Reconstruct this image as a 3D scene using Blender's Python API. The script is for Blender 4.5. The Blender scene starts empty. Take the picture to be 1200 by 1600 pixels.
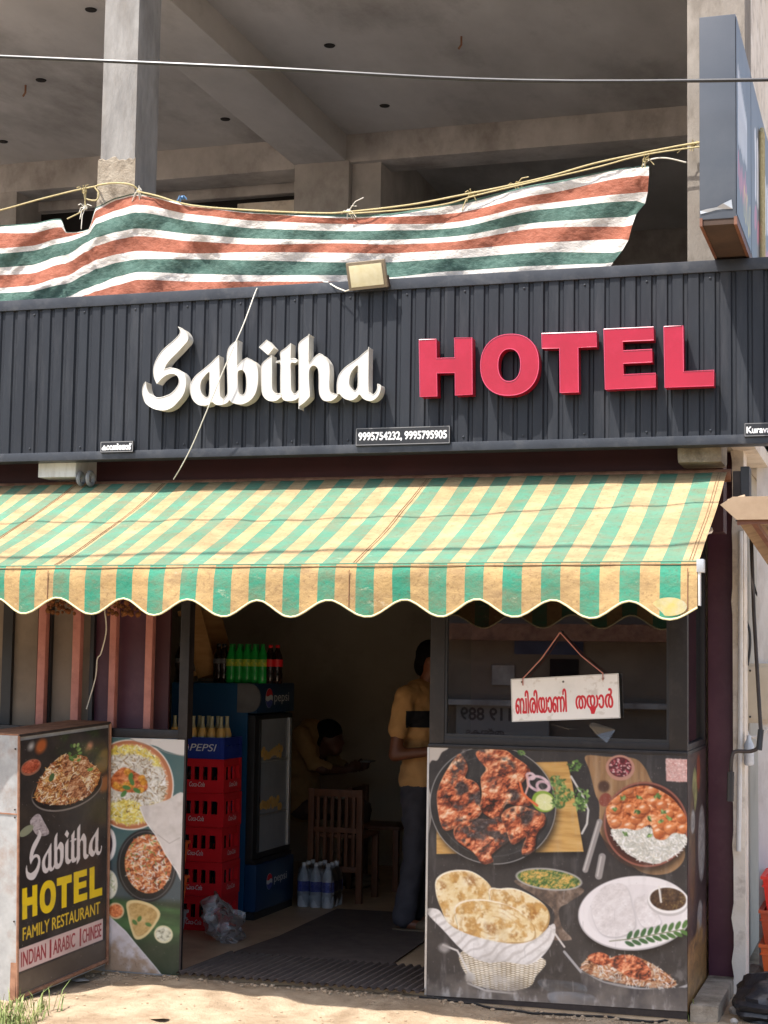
import bpy, bmesh, math, random
import numpy as np
from mathutils import Vector, Matrix

# ------------------------------------------------------------------ camera, light, exposure
sc = bpy.context.scene
COL = sc.collection
FOC, PITCH, YAW, ROLL = 2560.0, math.radians(5.15), math.radians(-17.53), math.radians(0.882)
CAM = np.array([2.213, -7.793, 1.6])
_f = np.array([math.sin(YAW)*math.cos(PITCH), math.cos(YAW)*math.cos(PITCH), math.sin(PITCH)])
_r = np.array([math.cos(YAW), -math.sin(YAW), 0.0]); _u = np.cross(_r, _f)
_R = math.cos(ROLL)*_r + math.sin(ROLL)*_u
_U = -math.sin(ROLL)*_r + math.cos(ROLL)*_u
cam_data = bpy.data.cameras.new('camera'); cam = bpy.data.objects.new('camera', cam_data); COL.objects.link(cam)
cam_data.sensor_fit = 'VERTICAL'; cam_data.sensor_height = 36.0; cam_data.lens = FOC/1600*36.0
cam_data.clip_start = 0.1; cam_data.clip_end = 2000
m4 = Matrix(((_R[0], _U[0], -_f[0], CAM[0]), (_R[1], _U[1], -_f[1], CAM[1]), (_R[2], _U[2], -_f[2], CAM[2]), (0, 0, 0, 1)))
cam.matrix_world = m4
sc.camera = cam

SUN = Vector((0.27, 0.42, -1.0)).normalized()
world = bpy.data.worlds.new('World'); sc.world = world; world.use_nodes = True
wn = world.node_tree; bg = wn.nodes['Background']
sky = wn.nodes.new('ShaderNodeTexSky'); sky.sky_type = 'NISHITA'; sky.sun_disc = False
sky.sun_elevation = math.asin(-SUN.z); sky.sun_rotation = math.atan2(-SUN.x, -SUN.y)
sky.air_density = 1.0; sky.dust_density = 3.0; sky.ozone_density = 1.0
wn.links.new(sky.outputs['Color'], bg.inputs['Color']); bg.inputs['Strength'].default_value = 0.15
sl = bpy.data.lights.new('sun', 'SUN'); sl.energy = 3.7; sl.angle = math.radians(0.55); sl.color = (1.0, 0.96, 0.91)
sun = bpy.data.objects.new('sun', sl); COL.objects.link(sun)
sun.rotation_euler = SUN.to_track_quat('-Z', 'Y').to_euler(); sun.location = (-3, -6, 14)
sc.view_settings.view_transform = 'Standard'; sc.view_settings.look = 'None'
sc.view_settings.exposure = 1.15; sc.view_settings.gamma = 1.0; sc.view_settings.use_curve_mapping = False
sc.cycles.max_bounces = 8; sc.cycles.transparent_max_bounces = 12
sc.cycles.use_denoising = True
sc.cycles.sample_clamp_indirect = 6.0

# ------------------------------------------------------------------ helpers
def ray(px, py): return _f + _R*(px-600)/FOC - _U*(py-800)/FOC
def at(px, py, Y):            # the point of the upright plane Y seen at a photo pixel
    d = ray(px, py); return CAM + d*(Y-CAM[1])/d[1]
def atz(px, py, Z):
    d = ray(px, py); return CAM + d*(Z-CAM[2])/d[2]
def atx(px, py, X):
    d = ray(px, py); return CAM + d*(X-CAM[0])/d[0]

ORIG = {}
def setp(o, label=None, cat=None, group=None, kind=None):
    if label: o['label'] = label
    if cat: o['category'] = cat
    if group: o['group'] = group
    if kind: o['kind'] = kind
    return o
def thing(name, label, cat, loc=(0, 0, 0), group=None, rotz=0.0):
    o = bpy.data.objects.new(name, None); COL.objects.link(o); o.empty_display_size = 0.1
    o.location = loc; o.rotation_euler = (0, 0, rotz); ORIG[o.name] = np.array(loc, float) if rotz == 0 else np.zeros(3)
    return setp(o, label, cat, group)
def smooth(me, deg=35):
    me.polygons.foreach_set('use_smooth', [True]*len(me.polygons))
    try: me.set_sharp_from_angle(angle=math.radians(deg))
    except Exception: pass
class MB:
    def __init__(s): s.v = []; s.f = []; s.mi = []
    def add(s, vs, fs, m=0):
        n = len(s.v); s.v += [tuple(map(float, p)) for p in vs]
        s.f += [tuple(i+n for i in f) for f in fs]; s.mi += [m]*len(fs); return s
    def box(s, x0, x1, y0, y1, z0, z1, m=0, b=0.0):
        if b <= 0:
            vs = [(x, y, z) for z in (z0, z1) for y in (y0, y1) for x in (x0, x1)]
            return s.add(vs, [(0, 2, 3, 1), (4, 5, 7, 6), (0, 1, 5, 4), (2, 6, 7, 3), (0, 4, 6, 2), (1, 3, 7, 5)], m)
        b = min(b, (x1-x0)*.45, (y1-y0)*.45, (z1-z0)*.45)
        bm = bmesh.new(); bmesh.ops.create_cube(bm, size=1.0)
        for v in bm.verts: v.co = Vector(((x0+x1)/2+v.co.x*(x1-x0), (y0+y1)/2+v.co.y*(y1-y0), (z0+z1)/2+v.co.z*(z1-z0)))
        bmesh.ops.bevel(bm, geom=bm.edges[:], offset=b, segments=2, profile=.7, affect='EDGES')
        bm.verts.index_update()
        s.add([v.co[:] for v in bm.verts], [[v.index for v in f.verts] for f in bm.faces], m); bm.free(); return s
    def hexa(s, p, m=0):      # 8 points: bottom 4 (ccw), top 4 (ccw)
        return s.add(p, [(3, 2, 1, 0), (4, 5, 6, 7), (0, 1, 5, 4), (1, 2, 6, 5), (2, 3, 7, 6), (3, 0, 4, 7)], m)
    def tube(s, pts, r, n=8, m=0, cap=True):
        pts = [Vector(p) for p in pts]; rs = r if hasattr(r, '__len__') else [r]*len(pts)
        prev = None; vs = []; fs = []
        for i, p in enumerate(pts):
            t = (pts[min(i+1, len(pts)-1)]-pts[max(i-1, 0)]).normalized()
            if prev is None: a = t.orthogonal().normalized()
            else:
                a = prev - t*prev.dot(t)
                a = a.normalized() if a.length > 1e-6 else t.orthogonal().normalized()
            prev = a; b = t.cross(a)
            vs += [p+(a*math.cos(k*2*math.pi/n)+b*math.sin(k*2*math.pi/n))*rs[i] for k in range(n)]
        for i in range(len(pts)-1):
            for k in range(n):
                fs.append((i*n+k, i*n+(k+1) % n, (i+1)*n+(k+1) % n, (i+1)*n+k))
        if cap: fs += [tuple(range(n-1, -1, -1)), tuple(range((len(pts)-1)*n, len(pts)*n))]
        return s.add(vs, fs, m)
    def lathe(s, prof, c=(0, 0, 0), n=14, m=0):   # prof: (radius, height)
        vs = []; fs = []
        for r, h in prof: vs += [(c[0]+r*math.cos(k*2*math.pi/n), c[1]+r*math.sin(k*2*math.pi/n), c[2]+h) for k in range(n)]
        for i in range(len(prof)-1):
            for k in range(n): fs.append((i*n+k, i*n+(k+1) % n, (i+1)*n+(k+1) % n, (i+1)*n+k))
        fs += [tuple(range(n-1, -1, -1)), tuple(range((len(prof)-1)*n, len(prof)*n))]
        return s.add(vs, fs, m)
    def ellipsoid(s, c, r, nu=14, nv=9, m=0):
        vs = [(c[0], c[1], c[2]-r[2])]; fs = []
        for j in range(1, nv):
            a = -math.pi/2+math.pi*j/nv
            vs += [(c[0]+r[0]*math.cos(a)*math.cos(k*2*math.pi/nu), c[1]+r[1]*math.cos(a)*math.sin(k*2*math.pi/nu), c[2]+r[2]*math.sin(a)) for k in range(nu)]
        vs.append((c[0], c[1], c[2]+r[2]))
        for k in range(nu): fs.append((0, 1+(k+1) % nu, 1+k))
        for j in range(nv-2):
            for k in range(nu): fs.append((1+j*nu+k, 1+j*nu+(k+1) % nu, 1+(j+1)*nu+(k+1) % nu, 1+(j+1)*nu+k))
        b = 1+(nv-2)*nu
        for k in range(nu): fs.append((b+k, b+(k+1) % nu, len(vs)-1))
        return s.add(vs, fs, m)
    def capsule(s, p0, r0, p1, r1, n=12):
        p0 = Vector(p0); p1 = Vector(p1); t = (p1-p0).normalized()
        pts = []; rs = []
        for a in (-80, -50, -20): pts.append(p0+t*r0*math.sin(math.radians(a))); rs.append(r0*math.cos(math.radians(a)))
        for a in (20, 50, 80): pts.append(p1+t*r1*math.sin(math.radians(a))); rs.append(r1*math.cos(math.radians(a)))
        return s.tube(pts, rs, n)
    def build(s, name, mat, parent=None, sm=False, world=True, deg=35):
        v = np.array(s.v, float)
        me = bpy.data.meshes.new(name)
        if parent is not None and world:
            v = v - rootloc(parent)
        me.from_pydata([tuple(p) for p in v], [], s.f)
        for m in (mat if isinstance(mat, (list, tuple)) else [mat]): me.materials.append(m)
        if any(s.mi): me.polygons.foreach_set('material_index', s.mi)
        bm = bmesh.new(); bm.from_mesh(me); bmesh.ops.recalc_face_normals(bm, faces=bm.faces[:]); bm.to_mesh(me); bm.free()
        if sm: smooth(me, deg)
        me.update()
        o = bpy.data.objects.new(name, me); COL.objects.link(o)
        if parent is not None: o.parent = parent
        return o
def rootloc(o):
    while o.parent is not None: o = o.parent
    return ORIG.get(o.name, np.zeros(3))
def single(mb, name, mat, label, cat, group=None, sm=False, base=None, kind=None, deg=35):
    """a thing that is one mesh; origin moved to its base"""
    v = np.array(mb.v); b = base if base is not None else np.array([(v[:, 0].min()+v[:, 0].max())/2, (v[:, 1].min()+v[:, 1].max())/2, v[:, 2].min()])
    mb.v = [tuple(p) for p in (v-b)]
    o = mb.build(name, mat, None, sm, deg=deg); o.location = b; ORIG[o.name] = np.array(b, float)
    return setp(o, label, cat, group, kind)
def child_local(mb, name, mat, parent, sm=False): return mb.build(name, mat, parent, sm, world=False)
def copy_tree(o, parent=None, loc=None, rotz=None):
    c = o.copy(); COL.objects.link(c)
    if parent is not None: c.parent = parent
    if loc is not None: c.location = loc; ORIG[c.name] = np.array(loc, float)
    if rotz is not None: c.rotation_euler = (0, 0, rotz)
    for ch in o.children: copy_tree(ch, c)
    return c

# ------------------------------------------------------------------ materials
def lin(c):
    c = np.asarray(c, float)/255.0
    return tuple(np.where(c <= .04045, c/12.92, ((c+.055)/1.055)**2.4))
def nd(t, k, **kw):
    n = t.nodes.new(k)
    for a, b in kw.items(): setattr(n, a, b)
    return n
def mat(name, c1, c2=None, scale=6.0, rough=.6, metal=0.0, bump=0.0, bscale=None, stretch=(1, 1, 1), c3=None, c3scale=1.5, c3amt=.5, spec=.5, detail=6, world=False, alpha=None, trans=0):
    m = bpy.data.materials.new(name); m.use_nodes = True; t = m.node_tree; b = t.nodes['Principled BSDF']
    b.inputs['Roughness'].default_value = rough; b.inputs['Metallic'].default_value = metal
    b.inputs['Specular IOR Level'].default_value = spec
    tc = nd(t, 'ShaderNodeTexCoord'); mp = nd(t, 'ShaderNodeMapping'); mp.inputs['Scale'].default_value = stretch
    if world:
        g = nd(t, 'ShaderNodeNewGeometry'); t.links.new(g.outputs['Position'], mp.inputs['Vector'])
    else: t.links.new(tc.outputs['Object'], mp.inputs['Vector'])
    col = None
    if c2 is not None:
        n = nd(t, 'ShaderNodeTexNoise'); n.inputs['Scale'].default_value = scale; n.inputs['Detail'].default_value = detail; n.inputs['Roughness'].default_value = .62
        t.links.new(mp.outputs['Vector'], n.inputs['Vector'])
        r = nd(t, 'ShaderNodeValToRGB'); r.color_ramp.elements[0].position = .34; r.color_ramp.elements[1].position = .68
        r.color_ramp.elements[0].color = (*c1, 1); r.color_ramp.elements[1].color = (*c2, 1)
        t.links.new(n.outputs['Fac'], r.inputs['Fac']); col = r.outputs['Color']
        if c3 is not None:
            n3 = nd(t, 'ShaderNodeTexNoise'); n3.inputs['Scale'].default_value = c3scale; n3.inputs['Detail'].default_value = 8; n3.inputs['Roughness'].default_value = .7
            t.links.new(mp.outputs['Vector'], n3.inputs['Vector'])
            r3 = nd(t, 'ShaderNodeValToRGB'); r3.color_ramp.elements[0].position = .5; r3.color_ramp.elements[1].position = .72
            r3.color_ramp.elements[0].color = (0, 0, 0, 1); r3.color_ramp.elements[1].color = (c3amt,)*3+(1,)
            t.links.new(n3.outputs['Fac'], r3.inputs['Fac'])
            mx = nd(t, 'ShaderNodeMix', data_type='RGBA'); t.links.new(r3.outputs['Color'], mx.inputs[0])
            t.links.new(col, mx.inputs[6]); mx.inputs[7].default_value = (*c3, 1); col = mx.outputs[2]
        t.links.new(col, b.inputs['Base Color'])
    else: b.inputs['Base Color'].default_value = (*c1, 1)
    if bump > 0:
        n2 = nd(t, 'ShaderNodeTexNoise'); n2.inputs['Scale'].default_value = bscale or scale*4; n2.inputs['Detail'].default_value = 8; n2.inputs['Roughness'].default_value = .65
        t.links.new(mp.outputs['Vector'], n2.inputs['Vector'])
        bp = nd(t, 'ShaderNodeBump'); bp.inputs['Strength'].default_value = min(1, bump); bp.inputs['Distance'].default_value = .01
        t.links.new(n2.outputs['Fac'], bp.inputs['Height']); t.links.new(bp.outputs['Normal'], b.inputs['Normal'])
    if trans: b.inputs['Transmission Weight'].default_value = trans
    return m
def glass_mat(name, tint, refl=.1, rough=.02):
    m = bpy.data.materials.new(name); m.use_nodes = True; t = m.node_tree; t.nodes.remove(t.nodes['Principled BSDF'])
    out = [n for n in t.nodes if n.type == 'OUTPUT_MATERIAL'][0]
    tr = nd(t, 'ShaderNodeBsdfTransparent'); tr.inputs['Color'].default_value = (*tint, 1)
    gl = nd(t, 'ShaderNodeBsdfGlossy'); gl.inputs['Roughness'].default_value = rough
    fr = nd(t, 'ShaderNodeFresnel'); fr.inputs['IOR'].default_value = 1.5
    ad = nd(t, 'ShaderNodeMath', operation='ADD', use_clamp=True); ad.inputs[1].default_value = refl
    mx = nd(t, 'ShaderNodeMixShader')
    t.links.new(fr.outputs['Fac'], ad.inputs[0]); t.links.new(ad.outputs[0], mx.inputs[0])
    t.links.new(tr.outputs[0], mx.inputs[1]); t.links.new(gl.outputs[0], mx.inputs[2]); t.links.new(mx.outputs[0], out.inputs[0])
    return m
def print_mat(name, rough=.38, dirt=.25):
    m = bpy.data.materials.new(name); m.use_nodes = True; t = m.node_tree; b = t.nodes['Principled BSDF']
    a = nd(t, 'ShaderNodeAttribute'); a.attribute_name = 'print'
    tc = nd(t, 'ShaderNodeTexCoord'); n = nd(t, 'ShaderNodeTexNoise'); n.inputs['Scale'].default_value = 5; n.inputs['Detail'].default_value = 9; n.inputs['Roughness'].default_value = .75
    t.links.new(tc.outputs['Object'], n.inputs['Vector'])
    r = nd(t, 'ShaderNodeValToRGB'); r.color_ramp.elements[0].position = .45; r.color_ramp.elements[1].position = .8
    r.color_ramp.elements[0].color = (0, 0, 0, 1); r.color_ramp.elements[1].color = (dirt,)*3+(1,)
    t.links.new(n.outputs['Fac'], r.inputs['Fac'])
    mx = nd(t, 'ShaderNodeMix', data_type='RGBA'); t.links.new(r.outputs['Color'], mx.inputs[0]); t.links.new(a.outputs['Color'], mx.inputs[6])
    mx.inputs[7].default_value = (.32, .27, .22, 1); t.links.new(mx.outputs[2], b.inputs['Base Color'])
    b.inputs['Roughness'].default_value = rough
    return m

M = {}
M['dirt'] = mat('dirt_ground', lin((150, 130, 106)), lin((186, 166, 140)), 7.0, .95, bump=1.0, bscale=70, c3=lin((112, 90, 68)), c3scale=2.4, c3amt=.75, spec=.15, detail=12)
M['asphalt'] = mat('asphalt', (.045, .045, .047), (.075, .073, .07), 20, .9, bump=.6, bscale=90)
M['floor'] = mat('floor_tile_beige', lin((176, 148, 116)), lin((200, 174, 142)), 5, .45, c3=lin((120, 100, 80)), c3scale=2, c3amt=.5)
M['concrete'] = mat('bare_concrete', lin((160, 155, 150)), lin((196, 191, 186)), 2.6, .9, bump=.5, bscale=14, stretch=(1, 1, .7), c3=lin((108, 98, 90)), c3scale=1.8, c3amt=.7, spec=.25)
M['concrete_col'] = mat('column_concrete', lin((120, 117, 113)), lin((150, 147, 142)), 6, .88, bump=.6, bscale=22, stretch=(1.6, 1.6, .5), c3=lin((118, 110, 100)), c3scale=3.5, c3amt=.65, spec=.25)
M['concrete_old'] = mat('old_concrete', lin((130, 118, 102)), lin((166, 155, 138)), 9, .95, bump=.9, bscale=40, c3=lin((70, 60, 48)), c3scale=7, c3amt=.85, spec=.2)
M['ceiling'] = mat('soffit_plaster', lin((170, 167, 164)), lin((200, 197, 194)), 1.0, .95, bump=.35, bscale=7, stretch=(1, .5, 1), c3=lin((138, 134, 130)), c3scale=.8, c3amt=.95, spec=.2)
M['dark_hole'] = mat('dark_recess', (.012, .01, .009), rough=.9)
M['fascia'] = mat('charcoal_sheet', lin((32, 34, 39)), lin((40, 43, 48)), 3, .48, metal=.0, spec=.3, stretch=(3, 3, .35), c3=lin((84, 84, 86)), c3scale=5, c3amt=.3, bump=.06, bscale=8)
M['flashing'] = mat('charcoal_flashing', lin((38, 41, 47)), lin((52, 55, 61)), 7, .45, c3=lin((96, 95, 94)), c3scale=9, c3amt=.4)
M['white_letter'] = mat('white_acrylic', lin((190, 187, 182)), lin((203, 200, 195)), 9, .3, c3=lin((200, 192, 176)), c3scale=12, c3amt=.3)
M['white_side'] = mat('cream_letter_return', lin((196, 191, 180)), lin((208, 204, 194)), 12, .45, c3=lin((150, 138, 110)), c3scale=8, c3amt=.5)
M['red_face'] = mat('red_acrylic', lin((150, 6, 34)), lin((164, 10, 42)), 3, .12, c3=lin((186, 36, 66)), c3scale=8, c3amt=.3)
M['red_side'] = mat('red_letter_return', lin((150, 8, 34)), lin((170, 12, 42)), 8, .3)
M['plate_black'] = mat('black_plate', lin((24, 24, 26)), lin((34, 34, 36)), 9, .4)
M['sign_white'] = mat('white_vinyl', lin((232, 230, 224)), rough=.5)
M['maroon'] = mat('maroon_paint', lin((76, 40, 54)), lin((90, 50, 64)), 3, .5, bump=.12, bscale=14, c3=lin((106, 72, 76)), c3scale=6, c3amt=.3)
M['maroon_dark'] = mat('dark_maroon_paint', lin((58, 22, 28)), lin((72, 30, 34)), 3, .6, bump=.1, bscale=14)
M['frame_dark'] = mat('dark_brown_frame', lin((21, 17, 18)), lin((29, 24, 24)), 9, .45, c3=lin((76, 68, 64)), c3scale=14, c3amt=.3)
M['pink_bar'] = mat('pink_primer_steel', lin((176, 112, 100)), lin((192, 128, 114)), 12, .55, c3=lin((120, 70, 58)), c3scale=9, c3amt=.5)
M['taupe'] = mat('taupe_board', lin((124, 110, 96)), lin((140, 126, 110)), 2.5, .7, c3=lin((96, 84, 72)), c3scale=3, c3amt=.5)
M['galv'] = mat('galvanised_steel', lin((150, 152, 152)), lin((176, 178, 178)), 10, .45, metal=.4, c3=lin((136, 100, 70)), c3scale=3.2, c3amt=.75, bump=.15, bscale=8)
M['rust'] = mat('rusty_steel', lin((120, 80, 58)), lin((156, 116, 90)), 14, .8, bump=.3, bscale=30, c3=lin((74, 48, 36)), c3scale=6, c3amt=.7)
M['steel_dark'] = mat('blackened_steel', lin((48, 42, 40)), lin((66, 58, 54)), 14, .55, metal=.3)
M['alu'] = mat('aluminium', lin((186, 186, 184)), lin((204, 204, 202)), 14, .4, metal=.7)
M['rope_yellow'] = mat('yellow_nylon_rope', lin((166, 150, 104)), lin((188, 174, 130)), 60, .7)
M['rope_white'] = mat('white_cord', lin((206, 200, 184)), lin((226, 222, 208)), 40, .7)
M['rope_blue'] = mat('blue_twine', lin((90, 130, 170)), rough=.7)
M['cable'] = mat('weathered_cable', lin((42, 42, 44)), lin((56, 56, 58)), 30, .4, metal=.1)
M['cable_black'] = mat('black_cable', lin((34, 33, 33)), rough=.5)
M['white_paint'] = mat('white_wall_paint', lin((222, 219, 216)), lin((236, 234, 232)), 4, .75, c3=lin((150, 138, 126)), c3scale=5, c3amt=.45, bump=.25, bscale=12, stretch=(2, 2, .5))
M['cream_paint'] = mat('cream_plaster', lin((220, 208, 190)), lin((234, 225, 212)), 6, .85, c3=lin((130, 112, 92)), c3scale=7, c3amt=.6, bump=.4, bscale=20)
M['plank_tan'] = mat('tan_canopy_board', lin((136, 114, 90)), lin((160, 138, 112)), 4, .75, stretch=(1, 8, 1), c3=lin((120, 96, 70)), c3scale=5, c3amt=.5)
M['rust_bar'] = mat('brown_painted_bar', lin((104, 66, 48)), lin((124, 82, 60)), 14, .6)
M['wood'] = mat('brown_wood', lin((98, 60, 38)), lin((124, 80, 52)), 5, .5, stretch=(6, 6, .8))
M['wood_pale'] = mat('pale_crate_wood', lin((176, 130, 78)), lin((200, 154, 100)), 5, .7, stretch=(1, 1, 5))
M['blue_cooler'] = mat('cooler_blue', lin((14, 66, 104)), lin((18, 76, 118)), 2, .35)
M['black_plastic'] = mat('black_plastic', lin((30, 30, 32)), lin((40, 40, 42)), 8, .45)
M['navy'] = mat('navy_panel', lin((18, 52, 84)), lin((24, 60, 96)), 4, .35)
M['grey_plastic'] = mat('grey_plastic', lin((96, 96, 98)), lin((112, 112, 114)), 8, .5)
M['crate_red'] = mat('red_crate_plastic', lin((200, 22, 34)), lin((214, 32, 42)), 6, .42)
M['crate_blue'] = mat('blue_crate_plastic', lin((24, 44, 128)), lin((32, 54, 142)), 6, .42)
M['crate_orange'] = mat('orange_crate_plastic', lin((226, 100, 44)), lin((236, 116, 58)), 6, .45, c3=lin((170, 80, 46)), c3scale=5, c3amt=.4)
M['crate_orange_deep'] = mat('deep_orange_crate_plastic', lin((190, 74, 40)), lin((206, 92, 54)), 6, .45, c3=lin((120, 66, 48)), c3scale=5, c3amt=.5)
M['crate_scarlet'] = mat('scarlet_crate_plastic', lin((232, 44, 34)), lin((240, 58, 44)), 6, .42)
M['crate_grey'] = mat('grey_crate_plastic', lin((140, 140, 142)), lin((156, 156, 158)), 6, .5)
M['bottle_green'] = mat('green_bottle', lin((24, 150, 58)), lin((40, 172, 76)), 9, .15)
M['bottle_dark'] = mat('dark_cola_bottle', lin((34, 20, 16)), lin((46, 28, 22)), 9, .12)
M['bottle_clear'] = mat('pale_glass_bottle', lin((150, 146, 116)), lin((176, 168, 132)), 9, .15)
M['orange_drink'] = mat('amber_label', lin((206, 160, 84)), lin((224, 184, 112)), 9, .4)
M['cap_red'] = mat('red_cap', lin((210, 30, 30)), rough=.4)
M['cap_green'] = mat('green_cap', lin((30, 140, 50)), rough=.4)
M['label_red'] = mat('red_bottle_label', lin((214, 30, 38)), rough=.45)
M['label_yellow'] = mat('yellow_green_label', lin((210, 206, 60)), lin((70, 160, 60)), 40, .45)
M['label_blue'] = mat('blue_bottle_label', lin((50, 60, 140)), lin((110, 120, 190)), 60, .45)
M['water_pet'] = mat('clear_water_bottle', lin((180, 186, 192)), lin((214, 218, 222)), 14, .08)
M['milky'] = glass_mat('milky_film', (.86, .87, .88), .16, .55)
M['red_trim'] = mat('pink_letter_edge', lin((196, 70, 98)), rough=.3)
M['film'] = glass_mat('clear_film', (.80, .81, .82), .05, .25)
M['mat_black'] = mat('rubber_mat', lin((84, 72, 66)), lin((100, 88, 80)), 10, .85, bump=.4, bscale=80, c3=lin((124, 110, 98)), c3scale=3, c3amt=.35)
M['glass_window'] = glass_mat('tinted_window_glass', (.36, .30, .30), .15, .01)
M['glass_cooler'] = glass_mat('cooler_door_glass', (.75, .78, .8), .06)
M['interior'] = mat('interior_wall', lin((186, 178, 162)), lin((198, 190, 174)), 1.6, .85, c3=lin((120, 108, 88)), c3scale=2, c3amt=.4)
M['interior_ceiling'] = mat('interior_ceiling', lin((160, 150, 134)), lin((170, 160, 144)), 1.6, .9)
M['skin'] = mat('brown_skin', lin((112, 68, 46)), lin((126, 78, 54)), 8, .5)
M['skin_dark'] = mat('dark_brown_skin', lin((86, 54, 40)), lin((98, 62, 46)), 8, .5)
M['hair'] = mat('black_hair', lin((10, 9, 9)), lin((18, 16, 15)), 60, .8, bump=.6, bscale=90, spec=.15)
M['shirt_tan'] = mat('tan_jersey', lin((196, 148, 92)), lin((206, 158, 102)), 8, .85, bump=.35, bscale=7)
M['stripe_black'] = mat('black_jersey', lin((26, 26, 32)), rough=.85)
M['shirt_olive'] = mat('mustard_shirt', lin((150, 118, 76)), lin((162, 130, 86)), 8, .85, bump=.35, bscale=8)
M['trouser'] = mat('charcoal_trousers', lin((62, 60, 66)), lin((76, 74, 80)), 8, .85, bump=.4, bscale=7)
M['trouser2'] = mat('brown_trousers', lin((84, 66, 60)), lin((96, 76, 70)), 8, .85)
M['leather'] = mat('brown_sandal_leather', lin((96, 82, 64)), lin((112, 96, 74)), 16, .7)
M['bag_black'] = mat('black_plastic_bag', lin((30, 30, 34)), lin((44, 44, 48)), 5, .28, bump=1.0, bscale=9)
M['grit'] = mat('tan_grit', lin((140, 118, 92)), lin((180, 160, 134)), 30, .95)
M['tarp'] = mat('faded_blue_tarpaulin', lin((50, 62, 96)), lin((80, 94, 130)), 3, .6, bump=.8, bscale=5)
M['stone'] = mat('pale_rubble', lin((160, 152, 142)), lin((190, 184, 176)), 9, .9, bump=.6, bscale=30)
M['led'] = mat('floodlight_lens', lin((226, 214, 170)), lin((236, 226, 190)), 30, .25)
M['bezel'] = mat('bronze_floodlight_case', lin((122, 108, 88)), lin((140, 126, 104)), 14, .5)
M['meter'] = mat('beige_meter_box', lin((198, 186, 164)), lin((212, 200, 180)), 6, .6, c3=lin((150, 134, 110)), c3scale=6, c3amt=.4)
M['pvc'] = mat('white_pvc', lin((214, 212, 206)), lin((228, 226, 222)), 8, .45, c3=lin((160, 150, 136)), c3scale=9, c3amt=.4)
M['seam'] = mat('tan_seam_stitching', lin((118, 92, 64)), lin((140, 112, 80)), 40, .9)
M['grass'] = mat('grass_blades', lin((92, 112, 54)), lin((138, 148, 86)), 14, .6, c3=lin((160, 144, 100)), c3scale=20, c3amt=.8)
M['garland'] = mat('dried_orange_flowers', lin((96, 58, 30)), lin((140, 86, 42)), 40, .9, bump=1, bscale=80)
M['print'] = print_mat('printed_vinyl', .3, .12)
M['print_clean'] = print_mat('printed_board', .45, .1)
M['piping'] = mat('cream_piping', lin((214, 206, 160)), rough=.8)
M['white_print'] = mat('white_print', lin((222, 222, 222)), rough=.5)
M['yellow_print'] = mat('yellow_print', lin((232, 200, 60)), rough=.5)
M['roller_grey'] = mat('grey_roller', lin((120, 120, 122)), lin((150, 150, 150)), 9, .5)

# ------------------------------------------------------------------ printing: flat pictures as vertex colours of a fine sheet
def catmull(pts, n=6, closed=True):
    P = np.array(pts, float); N = len(P); out = []
    for i in range(N if closed else N-1):
        if closed: p0, p1, p2, p3 = P[i-1], P[i], P[(i+1) % N], P[(i+2) % N]
        else: p0, p1, p2, p3 = P[max(i-1, 0)], P[i], P[i+1], P[min(i+2, N-1)]
        for k in range(n):
            t = k/n
            out.append(.5*((2*p1)+(-p0+p2)*t+(2*p0-5*p1+4*p2-p3)*t*t+(-p0+3*p1-3*p2+p3)*t**3))
    if not closed: out.append(P[-1])
    return np.array(out)
def wind(polys, W, H, evenodd=False):
    acc = np.zeros((H, W+1), np.int32)
    for P in polys:
        P = np.asarray(P, float); Q = np.roll(P, -1, 0)
        for (x0, y0), (x1, y1) in zip(P, Q):
            if y0 == y1: continue
            s = 1
            if y0 > y1: x0, y0, x1, y1, s = x1, y1, x0, y0, -1
            r0 = max(0, math.ceil(y0-.5)); r1 = min(H-1, math.ceil(y1-.5)-1)
            if r1 < r0: continue
            rows = np.arange(r0, r1+1); xs = x0+(rows+.5-y0)*(x1-x0)/(y1-y0)
            cols = np.clip(np.ceil(xs-.5), 0, W).astype(int)
            np.add.at(acc, (rows, cols), s)
    w = np.cumsum(acc, 1)[:, :W]
    return (np.abs(w) % 2 == 1) if evenodd else (w != 0)
_fcache = {}
def glyphs(text):
    if text in _fcache: return _fcache[text]
    cu = bpy.data.curves.new('glyphs', 'FONT'); cu.body = text
    o = bpy.data.objects.new('glyphs', cu); COL.objects.link(o)
    dg = bpy.context.evaluated_depsgraph_get(); c2 = o.to_curve(dg); polys = []
    for sp in c2.splines:
        b = sp.bezier_points; n = len(b); pl = []
        for i in range(n):
            p0, h0, h1, p1 = (np.array(q[:2]) for q in (b[i].co, b[i].handle_right, b[(i+1) % n].handle_left, b[(i+1) % n].co))
            for k in range(8):
                t = k/8; pl.append((1-t)**3*p0+3*(1-t)**2*t*h0+3*(1-t)*t*t*h1+t**3*p1)
        if pl: polys.append(np.array(pl))
    o.to_curve_clear(); bpy.data.objects.remove(o); bpy.data.curves.remove(cu)
    _fcache[text] = polys
    return polys
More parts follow.
